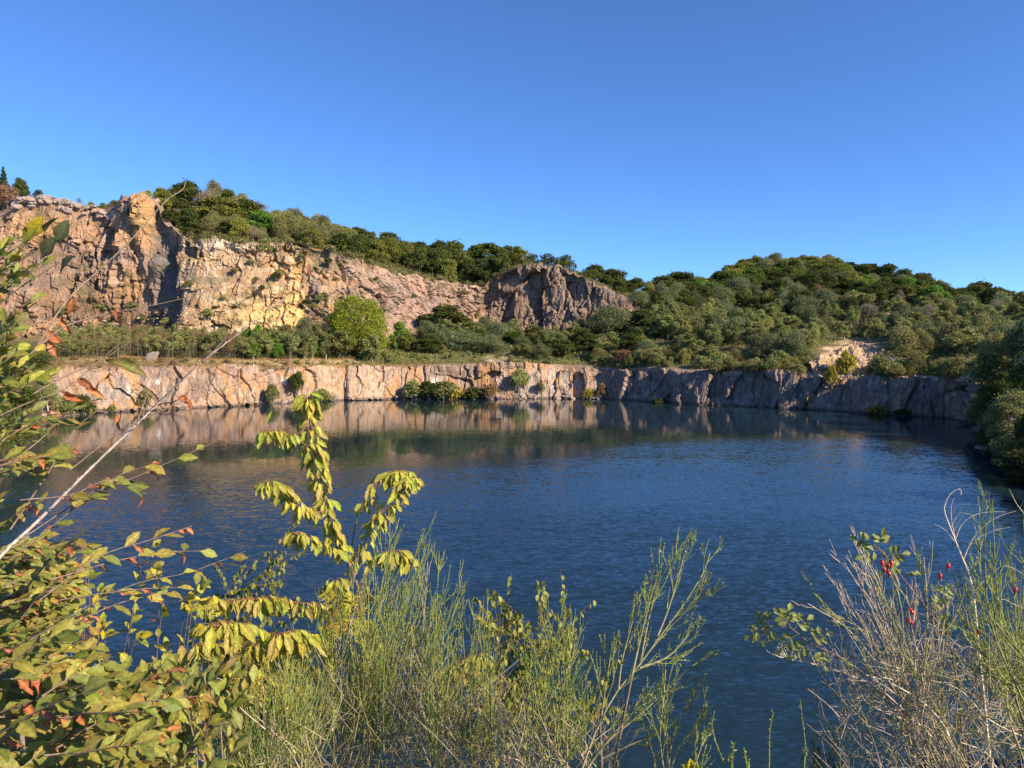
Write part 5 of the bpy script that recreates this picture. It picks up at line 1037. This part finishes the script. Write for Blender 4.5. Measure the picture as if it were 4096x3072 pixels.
def hip(x, y, D_=2.36, r_=.0068):
    """one red hip: egg shaped fruit with a dried crown, hanging on its stalk"""
    import bmesh
    bm = bmesh.new(); bmesh.ops.create_uvsphere(bm, u_segments=12, v_segments=9, radius=1); v_ = np.array([q.co[:] for q in bm.verts]); f4 = [[q.index for q in fc.verts] for fc in bm.faces]; bm.free()
    v_ = v_ * np.array([1, 1, 1.25]) * r_ * np.where(v_[:, 2:3] > 0, np.array([1, 1, 1.15]), 1); ax = rng.normal(size=3) * .3; v_[:, 0] += v_[:, 2] * ax[0]; v_[:, 1] += v_[:, 2] * ax[1]
    p_ = P(x, y, D_); o_ = mesh_np("rose_hip", v_ + p_, [np.array([f for f in f4 if len(f) == 4]), np.array([f for f in f4 if len(f) == 3])], M_hip, np.tile(jit((.42, .025, .03), .15), (len(v_), 1)), True, rs); fix(o_)
    for k_ in range(5):
        a_ = k_ * 1.26; lf.add(p_ + np.array([0, 0, -r_ * 1.2]), (math.cos(a_), math.sin(a_), -.7), (0, 0, 1), .011, .004, (.20, .10, .05), None, 0, .5, .2)
    tw.add([p_ + np.array([0, 0, r_ * 1.2]), p_ + np.array([rnd(-.004, .004), 0, .022])], .0008, .0008, (.3, .2, .1), 3)
for a in [(882, 563), (888, 566), (884, 570), (891, 563), (889, 573), (940, 576), (948, 566), (910, 610), (912, 612), (908, 620), (911, 623), (1015, 590), (978, 632)]: hip(*a)
fix(tw.build("stems", M_twig, rs)); fix(lf.build("leaves", M_leafn, rs))
# ---- small weeds at the bottom edge
wd2 = plant("heather_tuft", "bushy dark green weed at the bottom edge left of the half dead broom", "plant", gpt(825, 2.6)); sh_, lt_ = Tubes(), Leaves(2)
for i in range(26):
    x0 = rnd(800, 850); tx = x0 + rnd(-14, 14); ty = rnd(722, 770); p_ = line([(x0, 815), ((x0 + tx) / 2, (815 + ty) / 2), (tx, ty)], 2.6, 2.6, 8); sh_.add(p_, .0018, .0008, jit((.16, .14, .07)), 4)
    for k_ in range(34):
        q_, d_ = along(p_, rnd(.2, .999)); lt_.add(q_, d_ * .6 + rng.normal(size=3) * .7, rng.normal(size=3), rnd(.008, .016), .005, jit((.11, .135, .045)))
    sh_.add(curve3([gpt(825, 2.6), p_[0]], 4), .003, .0018, (.16, .13, .07), 4)
fix(sh_.build("stems", M_twig, wd2)); fix(lt_.build("leaves", M_leafn, wd2))
yl = plant("yellow_seedling", "seedling with bright yellow leaves at the bottom edge of the water gap", "sapling", gpt(690, 2.4)); tw, lf = Tubes(), Leaves(5)
tw.add(curve3([gpt(690, 2.4), P(690, 800, 2.4), P(690, 768, 2.4)], 6), .003, .0015, (.25, .2, .1), 5)
for (x, y, dx, dy) in [(690, 772, -10, -10), (690, 770, 2, -16), (691, 772, 12, -6), (690, 776, -16, 0), (692, 776, 16, 2)]:
    p_ = P(x, y, 2.4); lf.add(p_, P(x + dx, y + dy, 2.37) - p_, (.2, -.8, .5), .052, .032, (.50, .46, .03), (.4, .25, .04), .1, .3, .3, .06)
fix(tw.build("stems", M_twig, yl)); fix(lf.build("leaves", M_leafn, yl))
# ---- rough grass on the near bank
ng = 5200; gx = rng.uniform(-4.5, 4.5, ng); gy = rng.uniform(-.5, 6.5, ng); gz_ = bank_z(gx, gy); L_ = rng.uniform(.15, .5, ng); a_ = rng.uniform(0, 6.28, ng)
gb = np.stack([gx, gy, gz_ - .05], 1); lean_ = np.stack([np.cos(a_), np.sin(a_), 0 * a_], 1) * (L_ * rng.uniform(.1, .6, ng))[:, None]; sd2 = np.stack([-np.sin(a_), np.cos(a_), 0 * a_], 1) * .003
gv = np.stack([gb - sd2, gb + sd2, gb + lean_ * .4 + np.array([0, 0, 1]) * (L_ * .6)[:, None] + sd2 * .7, gb + lean_ + np.array([0, 0, 1]) * (L_ * .95)[:, None]], 1).reshape(-1, 3)
gc = np.repeat(np.array([(.16, .17, .06), (.26, .22, .11), (.12, .14, .05)])[rng.integers(0, 3, ng)], 4, 0)
tag(mesh_np("bank_grass", gv, np.arange(4 * ng).reshape(ng, 4), M_leafn, gc), "rough grass on the near bank under the shrubs", "grass", None, 'stuff')
